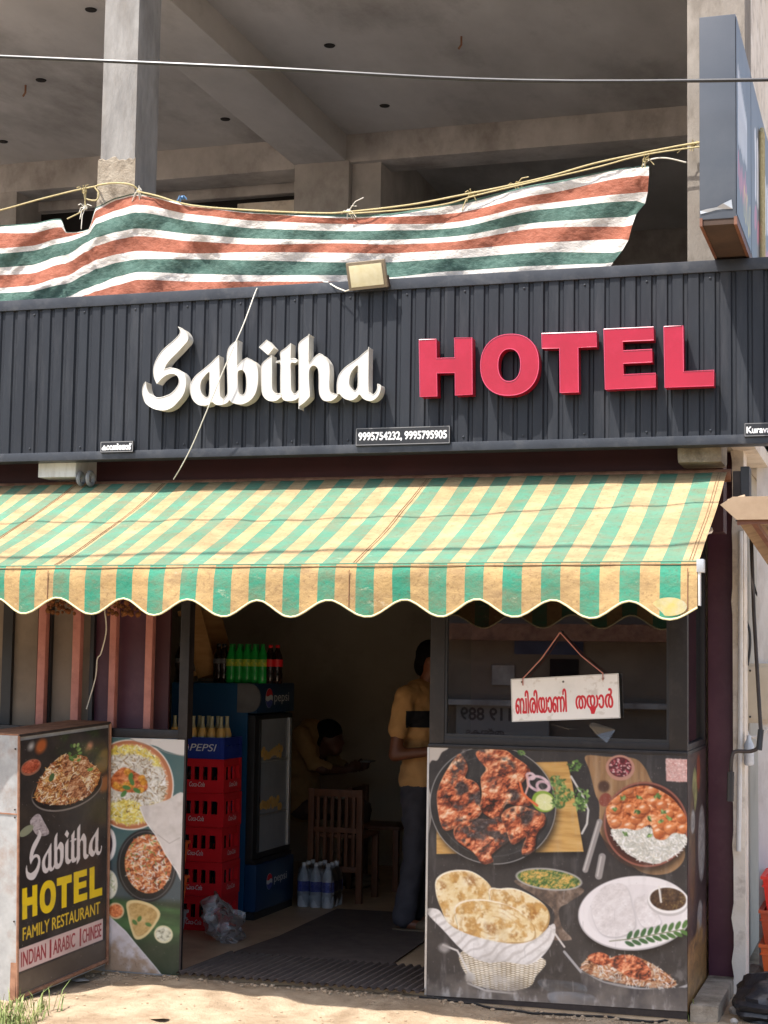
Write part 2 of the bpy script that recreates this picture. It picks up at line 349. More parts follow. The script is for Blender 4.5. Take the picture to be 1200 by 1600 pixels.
class Cv:
    def __init__(s, w, h, S, bgc):
        s.w, s.h, s.S = w, h, S; s.W = int(round(w*S))+1; s.H = int(round(h*S))+1
        s.Y, s.X = np.mgrid[0:s.H, 0:s.W]/S
        s.img = np.ones((s.H, s.W, 3))*np.array(bgc)/255.0
    def noise(s, size, octv=4, seed=0, sx=1, sy=1, gain=.55, sl=None):
        sl = sl or (slice(None), slice(None)); SXx = s.X[sl]; SYy = s.Y[sl]
        rg = np.random.RandomState(seed); tot = np.zeros(SXx.shape); amp = 1; nrm = 0; sz = size
        for o in range(octv):
            gx = SXx/(sz*sx)+rg.rand()*9; gy = SYy/(sz*sy)+rg.rand()*9
            T = rg.rand(64, 64); x0 = np.floor(gx).astype(int); y0 = np.floor(gy).astype(int); fx = gx-x0; fy = gy-y0
            fx = fx*fx*(3-2*fx); fy = fy*fy*(3-2*fy)
            a = T[y0 % 64, x0 % 64]; b = T[y0 % 64, (x0+1) % 64]; c = T[(y0+1) % 64, x0 % 64]; d = T[(y0+1) % 64, (x0+1) % 64]
            tot += amp*((a*(1-fx)+b*fx)*(1-fy)+(c*(1-fx)+d*fx)*fy); nrm += amp; amp *= gain; sz /= 2.1
        return tot/nrm
    def blend(s, mk, col, op=1.0):
        col = np.asarray(col, float); col = col/255.0 if col.ndim == 1 else col
        k = (mk*op)[..., None]; s.img = s.img*(1-k)+col*k
    def ell(s, cx, cy, rx, ry, rot=0, soft=1.0):
        c, q = math.cos(rot), math.sin(rot); dx = s.X-cx; dy = s.Y-cy
        u = (dx*c+dy*q)/rx; v = (-dx*q+dy*c)/ry
        return np.clip(.5-(np.sqrt(u*u+v*v)-1)*min(rx, ry)/soft, 0, 1)
    def dab(s, e, col):
        cx, cy, rx, ry, rot = e; R = max(rx, ry)+2; sl = (slice(max(0, int((cy-R)*s.S)), max(0, int((cy+R)*s.S)+1)), slice(max(0, int((cx-R)*s.S)), max(0, int((cx+R)*s.S)+1)))
        dx = s.X[sl]-cx; dy = s.Y[sl]-cy; c, q = math.cos(rot), math.sin(rot); u = (dx*c+dy*q)/rx; v = (-dx*q+dy*c)/ry
        k = np.clip(.5-(np.sqrt(u*u+v*v)-1)*min(rx, ry), 0, 1)[..., None]; s.img[sl] = s.img[sl]*(1-k)+np.asarray(col, float)/255*k
    def poly(s, pts, sm=True, n=6):
        P = catmull(pts, n) if sm else np.array(pts, float); k = 3
        c0 = int(np.clip(P[:, 0].min()*s.S-2, 0, s.W-1)); c1 = int(np.clip(P[:, 0].max()*s.S+3, 1, s.W)); r0 = int(np.clip(P[:, 1].min()*s.S-2, 0, s.H-1)); r1 = int(np.clip(P[:, 1].max()*s.S+3, 1, s.H))
        out = np.zeros((s.H, s.W))
        if c1 <= c0 or r1 <= r0: return out
        m = wind([(P*s.S-np.array([c0, r0]))*k], (c1-c0)*k, (r1-r0)*k)
        out[r0:r1, c0:c1] = m.reshape(r1-r0, k, c1-c0, k).mean((1, 3)); return out
    def polys(s, lst, evenodd=True):
        k = 3; m = wind([np.asarray(P)*s.S*k for P in lst], s.W*k, s.H*k, evenodd)
        return m.reshape(s.H, k, s.W, k).mean((1, 3))
    def text(s, txt, x0, y0, x1, y1, col, bold=0.0, op=1, mirror=False):
        pl = glyphs(txt); A = np.concatenate(pl); mn = A.min(0); mx = A.max(0)
        out = []
        for P in pl:
            q = (P-mn)/(mx-mn); u = 1-q[:, 0] if mirror else q[:, 0]
            out.append(np.stack([x0+u*(x1-x0), y1-q[:, 1]*(y1-y0)], 1))
        k = 3; m = wind([P*s.S*k for P in out], s.W*k, s.H*k)
        if bold > 0:
            r = int(round(bold*s.S*k)); b = m.copy()
            for dx in range(-r, r+1):
                for dy in range(-r, r+1):
                    if dx*dx+dy*dy <= r*r+.5: b |= np.roll(np.roll(m, dx, 1), dy, 0)
            m = b
        s.blend(m.reshape(s.H, k, s.W, k).mean((1, 3)), col, op)
    def ramp(s, t, stops):
        t = np.clip(t, 0, 1); xs = [a for a, _ in stops]
        return np.stack([np.interp(t, xs, [c[i]/255 for _, c in stops]) for i in range(3)], -1)
    def food(s, mk, size, stops, seed, lightk=3.0, octv=5, gain=.62, op=1):
        ys, xs = np.nonzero(mk > .003)
        if len(xs) == 0: return
        sl = (slice(max(0, ys.min()-2), ys.max()+3), slice(max(0, xs.min()-2), xs.max()+3))
        hl = s.noise(size*1.3, 2, seed, sl=sl); hm = s.noise(size*.5, 2, seed+7, sl=sl); hs = s.noise(max(2.2, size*.17), 2, seed+13, sl=sl); cn = s.noise(size*1.1, 3, seed+23, sl=sl)
        h = hl*1.0+hm*.5+hs*.16; gy, gx = np.gradient(h, 1/s.S)
        lit = np.tanh(-(gx*.55+gy)*size*lightk*.32)
        cre = np.exp(-((s.noise(size*.62, 2, seed+31, sl=sl)-.5)/.035)**2)
        t = .46+.55*(cn-.5)+.35*(hm-.5)+.30*lit*min(1, lightk/2.4)-.20*cre*min(1, lightk/2.6)+.22*np.clip(lit-.55, 0, 1)+.25*(hs-.5)
        k = (mk[sl]*op)[..., None]; s.img[sl] = s.img[sl]*(1-k)+s.ramp(t, stops)*k
    def grains(s, mk, n, L, wd, cols, seed, jit=.25):
        rg = np.random.RandomState(seed); ys, xs = np.nonzero(mk > .6)
        if len(xs) == 0: return
        for i in rg.randint(0, len(xs), n):
            cx, cy = xs[i]/s.S, ys[i]/s.S; a = rg.rand()*math.pi; l = L*(.7+.6*rg.rand())/2
            R = l+wd+1; c0 = max(0, int((cx-R)*s.S)); c1 = min(s.W, int((cx+R)*s.S)+2); r0 = max(0, int((cy-R)*s.S)); r1 = min(s.H, int((cy+R)*s.S)+2)
            X = s.X[r0:r1, c0:c1]-cx; Y = s.Y[r0:r1, c0:c1]-cy
            u = X*math.cos(a)+Y*math.sin(a); v = -X*math.sin(a)+Y*math.cos(a)
            d = np.sqrt(np.maximum(np.abs(u)-l, 0)**2+v*v)-wd/2
            k = np.clip(.5-d*s.S*.8, 0, 1)[..., None]*.9
            c = np.array(cols[rg.randint(len(cols))])/255*(1+(rg.rand()-.5)*jit)
            s.img[r0:r1, c0:c1] = s.img[r0:r1, c0:c1]*(1-k)+np.clip(c, 0, 1)*k
    def blur(s, n=1):
        for _ in range(n):
            a = np.pad(s.img, ((1, 1), (1, 1), (0, 0)), 'edge'); s.img = (a[1:-1, 1:-1]*4+(a[:-2, 1:-1]+a[2:, 1:-1]+a[1:-1, :-2]+a[1:-1, 2:])*2+a[:-2, :-2]+a[2:, 2:]+a[:-2, 2:]+a[2:, :-2])/16
        return s
    def shadow(s, mk, dx, dy, soft, op=.7):
        k = int(soft*s.S); m = np.roll(np.roll(mk, int(dy*s.S), 0), int(dx*s.S), 1)
        for ax in (0, 1):
            for _ in range(2):
                c = np.cumsum(np.pad(m, [(k+1, k) if a == ax else (0, 0) for a in (0, 1)], 'edge'), ax); n_ = m.shape[ax]
                m = (np.take(c, range(2*k+1, 2*k+1+n_), ax)-np.take(c, range(0, n_), ax))/(2*k+1)
        s.blend(m, (8, 7, 8), op)
    def line(s, pts, wd, col, op=1):
        P = np.array(pts, float); d = np.full((s.H, s.W), 1e9)
        for a, b in zip(P[:-1], P[1:]):
            ab = b-a; t = np.clip(((s.X-a[0])*ab[0]+(s.Y-a[1])*ab[1])/max(ab@ab, 1e-9), 0, 1)
            d = np.minimum(d, np.hypot(s.X-a[0]-t*ab[0], s.Y-a[1]-t*ab[1]))
        s.blend(np.clip(.5-(d-wd/2)*s.S, 0, 1), col, op)
    def specks(s, n, col, seed, r=(.3, .9), mk=None, op=.8):
        rg = np.random.RandomState(seed)
        s.grains(np.ones((s.H, s.W)) if mk is None else mk, n, r[1], r[0]*1.6, [col], seed)
    def sheet(s, name, fn, material, parent, relief=0.0):
        """fn(u, v) -> world points, u right 0..1, v down 0..1"""
        v, u = np.mgrid[0:s.H, 0:s.W]; u = u/(s.W-1); v = v/(s.H-1)
        P = fn(u, v).reshape(-1, 3)
        if parent is not None: P = P-rootloc(parent)
        i = np.arange(s.H*s.W).reshape(s.H, s.W)
        q = np.stack([i[:-1, :-1], i[1:, :-1], i[1:, 1:], i[:-1, 1:]], -1).reshape(-1, 4)
        me = bpy.data.meshes.new(name); me.vertices.add(len(P)); me.vertices.foreach_set('co', P.astype(np.float32).ravel())
        me.loops.add(q.size); me.loops.foreach_set('vertex_index', q.ravel().astype(np.int32))
        me.polygons.add(len(q)); me.polygons.foreach_set('loop_start', np.arange(0, q.size, 4, dtype=np.int32))
        me.update(calc_edges=True)
        c = np.clip(s.img, 0, 1); c = np.where(c <= .04045, c/12.92, ((c+.055)/1.055)**2.4)
        at_ = me.color_attributes.new('print', 'FLOAT_COLOR', 'POINT')
        at_.data.foreach_set('color', np.concatenate([c.reshape(-1, 3), np.ones((s.H*s.W, 1))], 1).astype(np.float32).ravel())
        me.materials.append(material)
        o = bpy.data.objects.new(name, me); COL.objects.link(o)
        if parent is not None: o.parent = parent
        return o

CHK = [(0, (26, 16, 14)), (.2, (84, 32, 22)), (.38, (158, 66, 38)), (.56, (208, 104, 64)), (.75, (230, 152, 104)), (1, (250, 218, 186))]
CUR = [(0, (84, 30, 12)), (.22, (164, 70, 30)), (.5, (216, 116, 62)), (.75, (236, 160, 106)), (1, (252, 222, 188))]
BIR = [(0, (40, 22, 16)), (.25, (120, 62, 34)), (.5, (184, 120, 76)), (.75, (220, 184, 146)), (1, (246, 232, 212))]
WOODC = [(0, (150, 100, 44)), (.5, (196, 146, 74)), (1, (222, 180, 108))]
RICE = [(236, 234, 224), (222, 218, 204), (246, 244, 238), (200, 194, 176)]
YRICE = [(228, 206, 84), (240, 226, 130), (214, 184, 58), (240, 236, 200)]
GRN = [(96, 136, 62), (70, 108, 48), (134, 164, 88), (52, 84, 38)]

def poster_counter():
    c = Cv(405, 392, 1.3, (36, 34, 35)); ox, oy = 669, 1172
    def p4(l): return [(650+x/4.8-ox, 1150+y/4.8-oy) for x, y in l]
    def p5(l): return [(850+x/4.615-ox, 1150+y/4.615-oy) for x, y in l]
    def p6(l): return [(650+x/2.609-ox, 1350+y/2.609-oy) for x, y in l]
    n = c.noise(60, 5, 3); c.blend(np.clip((n-.45)*2, 0, 1), (54, 51, 50), .5); c.specks(150, (120, 116, 112), 91, (.2, .5))
    # wooden board
    g = c.ramp(c.noise(5, 4, 5, sx=8, sy=1), WOODC)
    c.shadow(c.poly([(13, 27), (222, 16), (230, 50), (248, 156), (15, 170)], False), 3, 6, 5, .8); bd = c.poly([(13, 27), (222, 16), (230, 50), (248, 156), (15, 170)], False); c.blend(bd, g)
    c.blend(c.poly(p4([(-30, 90), (240, 85), (215, 140), (160, 210), (95, 240), (95, 400), (125, 560), (100, 760), (40, 900), (-30, 900)])), (196, 186, 176), .9)
    c.blend(c.poly(p4([(110, 215), (160, 205), (200, 140), (260, 130), (230, 260), (120, 360), (80, 330)])), (34, 32, 33))
    # white plate edge right of the board, black pan
    c.line(p5([(215, 280), (300, 420), (340, 520), (330, 620), (295, 690)]), 3.2, (200, 196, 190))
    c.shadow(c.ell(103.5, 88, 101, 94), 4, 7, 6, .8); c.blend(c.ell(103.5, 88, 101, 94), (150, 148, 146)); c.blend(c.ell(103.5, 88, 99.6, 92.6), (26, 25, 26))
    pn = c.ell(103.5, 88, 98, 91); c.blend(pn*np.clip((c.noise(30, 4, 9)-.4)*2, 0, 1), (58, 57, 58), .6)
    c.blend(c.ell(103, 90, 88, 80)-c.ell(103, 90, 86.5, 78.5), (80, 80, 80), .5)
    parts = [[(330, 150), (380, 200), (400, 260), (380, 330), (440, 350), (490, 400), (500, 500), (510, 590), (440, 660), (300, 720), (230, 740), (190, 680), (165, 560), (160, 470), (180, 390), (240, 270)],
             [(460, 140), (520, 110), (680, 110), (760, 160), (850, 220), (880, 280), (830, 340), (800, 400), (850, 450), (900, 510), (800, 540), (700, 520), (640, 640), (560, 620), (500, 560), (510, 450), (500, 330), (540, 260), (490, 200)],
             [(300, 720), (380, 660), (480, 640), (560, 640), (640, 620), (700, 700), (720, 790), (650, 850), (590, 910), (600, 960), (520, 980), (450, 900), (340, 830), (300, 780)],
             [(700, 560), (800, 530), (920, 560), (990, 590), (990, 660), (930, 740), (910, 860), (830, 900), (820, 850), (850, 760), (800, 800), (740, 820), (700, 720), (660, 620)]]
    for i, q in enumerate(parts):
        mk = c.poly(p4(q)); sh = np.roll(np.roll(mk, 4, 0), 3, 1); c.blend(sh, (10, 8, 8), .7)
        c.food(mk, 26, CHK, 20+i, 3.4, 6, .68)
        er = mk*(1-np.roll(np.roll(mk, 3, 0), 2, 1)); c.blend(er, (240, 170, 120), .35)
        er = mk*(1-np.roll(np.roll(mk, -4, 0), -3, 1)); c.blend(er, (60, 18, 10), .55)
        ch = np.clip((c.noise(22, 4, 40+i)-.56)*9, 0, 1)*mk; c.food(ch, 8, [(0, (16, 14, 16)), (.5, (48, 44, 46)), (1, (110, 104, 104))], 60+i, 3, 4, .6, .9)
    for x, y, a, b, r in ((330, 230, 50, 130, .4), (700, 215, 70, 40, .5), (730, 450, 70, 50, .2), (450, 720, 110, 70, .3), (850, 590, 50, 90, .2), (330, 400, 90, 60, .6), (600, 360, 50, 40, 0)):
        (X, Y), = p4([(x, y)]); mk = c.ell(X, Y, a/4.8, b/4.8, r, 5)*np.clip((c.noise(9, 4, int(x))-.38)*5, 0, 1)
        c.food(mk, 7, [(0, (14, 13, 15)), (.5, (44, 40, 42)), (1, (120, 112, 110))], int(y), 3, 4, .6, .9)
    rg = np.random.RandomState(4)
    for i, (cx, cy, rx, ry) in enumerate(((940, 355, 92, 62), (975, 375, 58, 46), (880, 300, 40, 30))):
        (X, Y), = p4([(cx, cy)]); a = c.ell(X, Y, rx/4.8, ry/4.8, .3); b = c.ell(X, Y, (rx-22)/4.8, (ry-20)/4.8, .3)
        c.blend(a-b*a, (216, 184, 190)); c.blend((a-b*a)*np.clip((c.noise(4, 3, 3)-.5)*4, 0, 1), (160, 110, 130), .6)
    (X, Y), = p4([(978, 488)]); c.blend(c.ell(X, Y, 18.5, 16.5, .4), (120, 156, 44)); c.blend(c.ell(X+2, Y+1, 15, 13, .4), (222, 224, 150))
    for k in range(9): a = k*.7; c.line([(X+2, Y+1), (X+2+13*math.cos(a), Y+1+11*math.sin(a))], .7, (240, 240, 200), .8)
    c.line(p4([(850, 290), (860, 380), (840, 440)]), 3, (214, 160, 150)); c.line(p4([(800, 360), (820, 430), (860, 470), (930, 520)]), 4, (220, 96, 50))
    def herb(cx, cy, r, n, sd):
        rg = np.random.RandomState(sd)
        for _ in range(n):
            a = rg.rand()*6.28; d = r*math.sqrt(rg.rand()); c.dab((cx+d*math.cos(a)*1.25, cy+d*math.sin(a)*1.1, 1.2+2.6*rg.rand(), .9+1.1*rg.rand(), rg.rand()*3), np.array(GRN[rg.randint(4)])*(.75+.4*rg.rand()))
    for x, y, r, n_ in ((1080, 330, 9, 42), (1120, 420, 12, 60), (1090, 490, 8, 34)): (X, Y), = p4([(x, y)]); herb(X, Y, r, n_, x)
    for x, y, r, n_ in ((245, 205, 9, 34), (280, 420, 12, 50), (290, 480, 9, 34)): (X, Y), = p5([(x, y)]); herb(X, Y, r, n_, x)
    (X, Y), = p4([(810, 122)]); herb(X, Y, 4, 10, 7)
    # right board, peppercorns, pink salt
    bd = c.poly(p5([(320, 130), (470, 130), (660, 135), (740, 200), (790, 300), (900, 420), (1000, 700), (1010, 850), (900, 950), (720, 950), (560, 820), (430, 690), (420, 480), (390, 400), (350, 240)]))
    c.blend(bd, c.ramp(c.noise(6, 4, 15, sx=1, sy=7), [(0, (96, 66, 42)), (.5, (142, 104, 68)), (1, (176, 136, 96))]))
    (X, Y), = p5([(565, 205)]); c.blend(c.ell(X, Y, 22, 20), (176, 122, 104)); c.blend(c.ell(X, Y-1, 17.5, 15.5), (66, 20, 26))
    c.grains(c.ell(X, Y-1, 16.5, 14.5), 110, .8, 1.9, [(150, 40, 54), (196, 120, 124), (110, 26, 36), (230, 200, 196)], 3)
    mk = c.poly(p5([(885, 130), (1040, 130), (1040, 292), (890, 292)]), False); c.blend(mk, (206, 160, 152)); c.grains(mk, 240, 1.4, 1.1, [(236, 206, 200), (190, 120, 112), (220, 176, 168)], 8)
    c.blend(c.ell(*p5([(450, 345)])[0], 9, 9, 0, 4), (40, 22, 20), .8)
    # bowl of curry and rice
    (X, Y), = p5([(745, 605)]); c.shadow(c.ell(X, Y, 64, 66), 3, 7, 6, .85); c.blend(c.ell(X-2, Y+8, 66, 62), (66, 40, 30), .5); c.blend(c.ell(*p5([(460, 440)])[0], 9, 11, .5), (120, 52, 40))
    c.blend(c.ell(X, Y, 64, 66), (134, 74, 60)); c.blend(c.ell(X, Y, 61, 63), (60, 26, 20)); c.blend(c.ell(X, Y-1, 57, 59), (44, 20, 18))
    rc = c.poly(p5([(500, 660), (560, 640), (700, 620), (820, 640), (960, 650), (1030, 680), (1010, 760), (920, 840), (820, 885), (720, 870), (620, 820), (540, 740)])); c.blend(rc, (190, 190, 178))
    c.grains(rc, 560, 6, 1.5, RICE+[(176, 176, 160)], 12)
    rg = np.random.RandomState(5)
    cm = c.poly(p5([(470, 500), (560, 400), (640, 350), (760, 330), (900, 390), (980, 470), (1030, 560), (1020, 660), (940, 660), (880, 710), (810, 700), (780, 610), (690, 650), (610, 640), (500, 640)]))
    c.food(cm, 18, CUR, 77, 3.0, 5)
    for k in range(34):
        x = rg.uniform(490, 1010); y = rg.uniform(350, 690); (X2, Y2), = p5([(x, y)])
        mk = c.ell(X2, Y2, rg.uniform(7, 11), rg.uniform(6, 9), rg.rand()*3, 1.2)*cm; c.blend(np.roll(np.roll(mk, 3, 0), 2, 1)*cm, (96, 30, 10), .6); c.food(mk, 16, [(0, (170, 70, 28)), (.5, (222, 124, 66)), (1, (246, 190, 140))], 100+k, 1.6, 4); c.blend(np.clip((Y2+9-c.Y)/9, 0, 1)*0+mk*np.clip((c.Y-Y2)/10+(c.X-X2)/16, 0, 1), (120, 40, 14), .6); c.blend(c.ell(X2-2, Y2-2.5, 4, 2, -.4, 2)*cm, (255, 232, 204), .75)
    for x, y in ((585, 420), (700, 410), (830, 400), (865, 505), (530, 510), (690, 520), (775, 560), (910, 550), (850, 580), (770, 690), (600, 680)): (X2, Y2), = p5([(x, y)]); herb(X2, Y2, 3, 6, x)
    for a, b, w_ in (((420, 600), (320, 950), 9), ((440, 850), (415, 990), 11)): c.line(p5([a, b]), w_, (136, 130, 126)); c.line(p5([(a[0]-8, a[1]), (b[0]-8, b[1])]), 2, (190, 184, 178))
    # small metal bowl of vegetables
    (X, Y), = p6([(555, 60)]); c.blend(c.poly(p6([(420, 70), (690, 90), (640, 150), (600, 180), (610, 250), (650, 300), (560, 300), (580, 230), (570, 180), (500, 130)])), c.ramp(c.noise(8, 3, 31), [(0, (40, 36, 34)), (.5, (92, 74, 62)), (1, (170, 150, 132))]))
    c.blend(c.ell(X, Y, 52, 17, .06), (160, 156, 150)); c.food(c.ell(X, Y, 49, 14.5, .06), 7, [(0, (30, 44, 22)), (.35, (74, 106, 44)), (.6, (190, 150, 70)), (.8, (220, 170, 80)), (1, (240, 230, 190))], 33, 2.4)
    # flat breads in a basket
    BR = [(0, (136, 84, 30)), (.3, (190, 134, 62)), (.5, (224, 192, 132)), (.75, (238, 220, 178)), (1, (250, 242, 222))]
    for i, q in enumerate(([(90, 80), (150, 45), (240, 45), (320, 105), (335, 200), (260, 300), (150, 270), (110, 200), (88, 140)], [(310, 130), (360, 108), (430, 108), (520, 150), (560, 200), (550, 260), (500, 320), (400, 330)], [(180, 260), (170, 190), (230, 160), (330, 160), (430, 190), (495, 250), (500, 310), (430, 330), (300, 330), (200, 310)])):
        mk = c.poly(p6(q)); c.blend(np.roll(mk, 4, 0), (90, 60, 30), .5); c.food(mk, 30, [(0, (206, 166, 100)), (.4, (232, 206, 150)), (.7, (242, 226, 186)), (1, (252, 246, 230))], 50+i, 1.5)
        c.shadow(mk*0+np.roll(mk, 2, 0)*(1-mk), 0, 0, 2, .5); br = np.clip((c.noise(15, 4, 150+i, gain=.65)-.49)*7, 0, 1)*mk; c.blend(br, c.ramp(c.noise(7, 3, 160+i), [(0, (136, 84, 30)), (.5, (186, 128, 54)), (1, (220, 176, 104))]), .8)
        e = mk*(1-np.roll(np.roll(mk, 3, 0), 2, 1)); c.blend(e, (255, 246, 226), .8); e = mk*(1-np.roll(np.roll(mk, -3, 0), -3, 1)); c.blend(e, (150, 100, 44), .6)
    (X, Y), = p6([(310, 255)])
    wob = (c.noise(20, 3, 66)-.5)*9
    for r in (1, .8, .62, .4): rr = np.hypot((c.X-X-2)/62, (c.Y-Y)/34)*40+wob; c.blend(np.exp(-((rr-40*r)/1.1)**2)*np.clip((c.noise(12, 3, int(r*90))-.35)*4, 0, 1)*c.ell(X, Y, 64, 36), (176, 120, 54), .55)
    for x, y, a in ((320, 275, 12), (110, 110, 10), (230, 80, 12), (480, 200, 14), (420, 300, 10)): (X2, Y2), = p6([(x, y)]); c.blend(c.ell(X2, Y2, a, a*.7, .5, 6)*np.clip((c.noise(6, 3, x)-.4)*4, 0, 1), (140, 82, 30), .8)
    wk = c.poly(p6([(205, 370), (530, 380), (505, 460), (480, 500), (400, 522), (300, 515), (235, 490)])); cu_ = c.X+.22*(c.Y-330)*((c.X-140)/60); ro = c.Y/3.4+.5*np.floor(cu_/7.5); wx = np.abs(np.sin(ro*math.pi))*(.6+.4*np.abs(np.sin(cu_/7.5*math.pi))); c.blend(wk, c.ramp(wx+(c.noise(20, 3, 61)-.5)*.5, [(0, (70, 56, 38)), (.35, (170, 150, 116)), (.65, (226, 214, 188)), (1, (248, 243, 232))]))
    cl = c.poly(p6([(45, 215), (100, 208), (150, 268), (250, 308), (400, 330), (500, 308), (575, 240), (582, 290), (545, 360), (480, 410), (380, 405), (300, 412), (210, 375), (120, 290)])); c.food(cl, 16, [(0, (190, 184, 176)), (.4, (224, 219, 213)), (1, (250, 247, 243))], 90, 1.2); c.blend(cl*np.clip(np.sin(c.X*.30+c.Y*.35+9*c.noise(34, 3, 92)), 0, 1)**1.5, (168, 160, 152), .6); c.blend(cl*np.clip((c.Y-312)/26-(np.abs(c.X-100)/90), 0, 1), (150, 142, 134), .5)
    for q in ([(120, 350), (180, 370), (215, 430), (235, 470)], [(230, 460), (222, 490)], [(238, 460), (250, 480)], [(225, 500), (300, 525), (420, 530)], [(560, 250), (620, 330)]): c.line(p6(q), 3, (206, 200, 192))
    (X, Y), = p6([(235, 475)]); c.blend(c.ell(X, Y, 8, 8, 0, 4), (196, 190, 180), .9); (X, Y), = p6([(125, 362)]); c.blend(c.ell(X, Y, 9, 7, 0, 5), (150, 144, 138), .8)
    # white plate with steamed rolls, chutney, curry leaves
    (X, Y), = p6([(900, 180)]); c.shadow(c.ell(X, Y, 87, 57, -.16), 2, 8, 6, .85); c.blend(c.ell(X, Y, 87, 57, -.16), (176, 170, 168)); c.blend(c.ell(X, Y-1, 85.5, 55.5, -.16), (232, 226, 224)); c.blend(c.ell(X, Y, 72, 44, -.16)*(c.noise(40, 3, 8)), (206, 198, 196), .6)
    for q in ([(760, 260), (730, 160), (780, 80), (860, 70), (890, 150), (900, 240), (830, 280)], [(900, 130), (960, 110), (990, 180), (1000, 220), (930, 230)]): mk = c.poly(p6(q)); c.shadow(mk, 1.5, 2, 2, .3); c.food(mk, 12, [(0, (192, 184, 180)), (.5, (220, 213, 210)), (1, (246, 243, 241))], 93, 1.8)
    for k in range(12): y = 1385+k*6-oy; c.line([(720-669+35, y), (720-669+35+.1, y)], .1, (200, 194, 190))
    (X, Y), = p6([(1030, 120)]); c.blend(c.ell(X, Y+3, 31, 22), (186, 180, 176)); c.blend(c.ell(X, Y, 30, 21), (238, 234, 230)); c.food(c.ell(X, Y-1, 27, 17.5), 6, [(0, (22, 14, 10)), (.5, (66, 42, 28)), (.8, (110, 90, 50)), (1, (210, 200, 180))], 94, 2); c.line(p6([(995, 70), (1003, 130)]), 3, (226, 220, 210))
    for k in range(9):
        x = 870+k*27; y = 287-k*7
        for sgn in (-1, 1):
            (X, Y), = p6([(x+10, y+sgn*17)]); c.blend(c.ell(X, Y, 7.5, 3.2, -.35+sgn*.75), (40+k*3, 78+k*3, 42))
    c.line(p6([(800, 298), (880, 285), (1090, 235)]), 1.2, (90, 90, 60))
    # platter of rice and fried chicken
    c.line(p6([(620, 350), (690, 430), (780, 465), (920, 482), (1050, 480), (1110, 455)]), 4, (150, 148, 148)); c.blend(c.poly(p6([(690, 430), (780, 466), (920, 484), (1110, 470), (1110, 560), (950, 580), (800, 560), (720, 520)])), (50, 48, 50))
    mk = c.poly(p6([(688, 405), (735, 360), (800, 365), (880, 350), (960, 375), (1040, 425), (1062, 462), (980, 475), (820, 462), (720, 435)])); c.food(mk, 8, BIR, 96, 2.4); c.grains(mk, 330, 5, 1.2, RICE+[(190, 150, 110), (160, 100, 70)], 97)
    for i, q in enumerate(([(715, 365), (760, 345), (800, 360), (790, 395), (740, 392)], [(790, 380), (850, 350), (920, 360), (965, 410), (950, 445), (890, 440), (830, 410)])): mk = c.poly(p6(q)); c.food(mk, 12, CHK, 98+i, 2.6, 5)
    c.blend(c.poly(p6([(520, 470), (690, 475), (700, 520), (560, 515)]))*np.clip(c.noise(14, 4, 99, sx=3)*1.6-.3, 0, 1), (92, 104, 116), .7); c.blend(c.poly(p6([(560, 520), (720, 515), (790, 560), (960, 590), (700, 590), (590, 575)]))*np.clip(c.noise(12, 4, 98, sx=4)*1.7-.3, 0, 1), (134, 146, 160), .7)
    # scuffs, drips and dust
    c.specks(260, (150, 146, 142), 5, (.25, .8)); rg = np.random.RandomState(9)
    for k in range(26): x = rg.rand()*405; y = rg.uniform(150, 380); c.line([(x, y), (x+rg.uniform(-2, 2), y+rg.uniform(4, 26))], rg.uniform(.4, 1.1), (160, 156, 152), .55)
    d = np.clip((c.Y-352)/40+(c.noise(26, 5, 70)-.5)*1.6, 0, 1); c.blend(d, (116, 106, 96), .75)
    sp = np.clip((c.noise(10, 5, 71, sy=2.5)-.6)*6, 0, 1)*np.clip((c.Y-300)/80, 0, 1); c.blend(sp, (180, 174, 168), .6)
    c.blend(np.clip((c.noise(16, 5, 171, sx=.6, sy=3)-.6)*5, 0, 1), (170, 164, 158), .16); c.specks(160, (190, 186, 182), 15, (.2, .6))
    c.img = np.clip(c.img, 0, 1)**.82
    return c.blur(1)

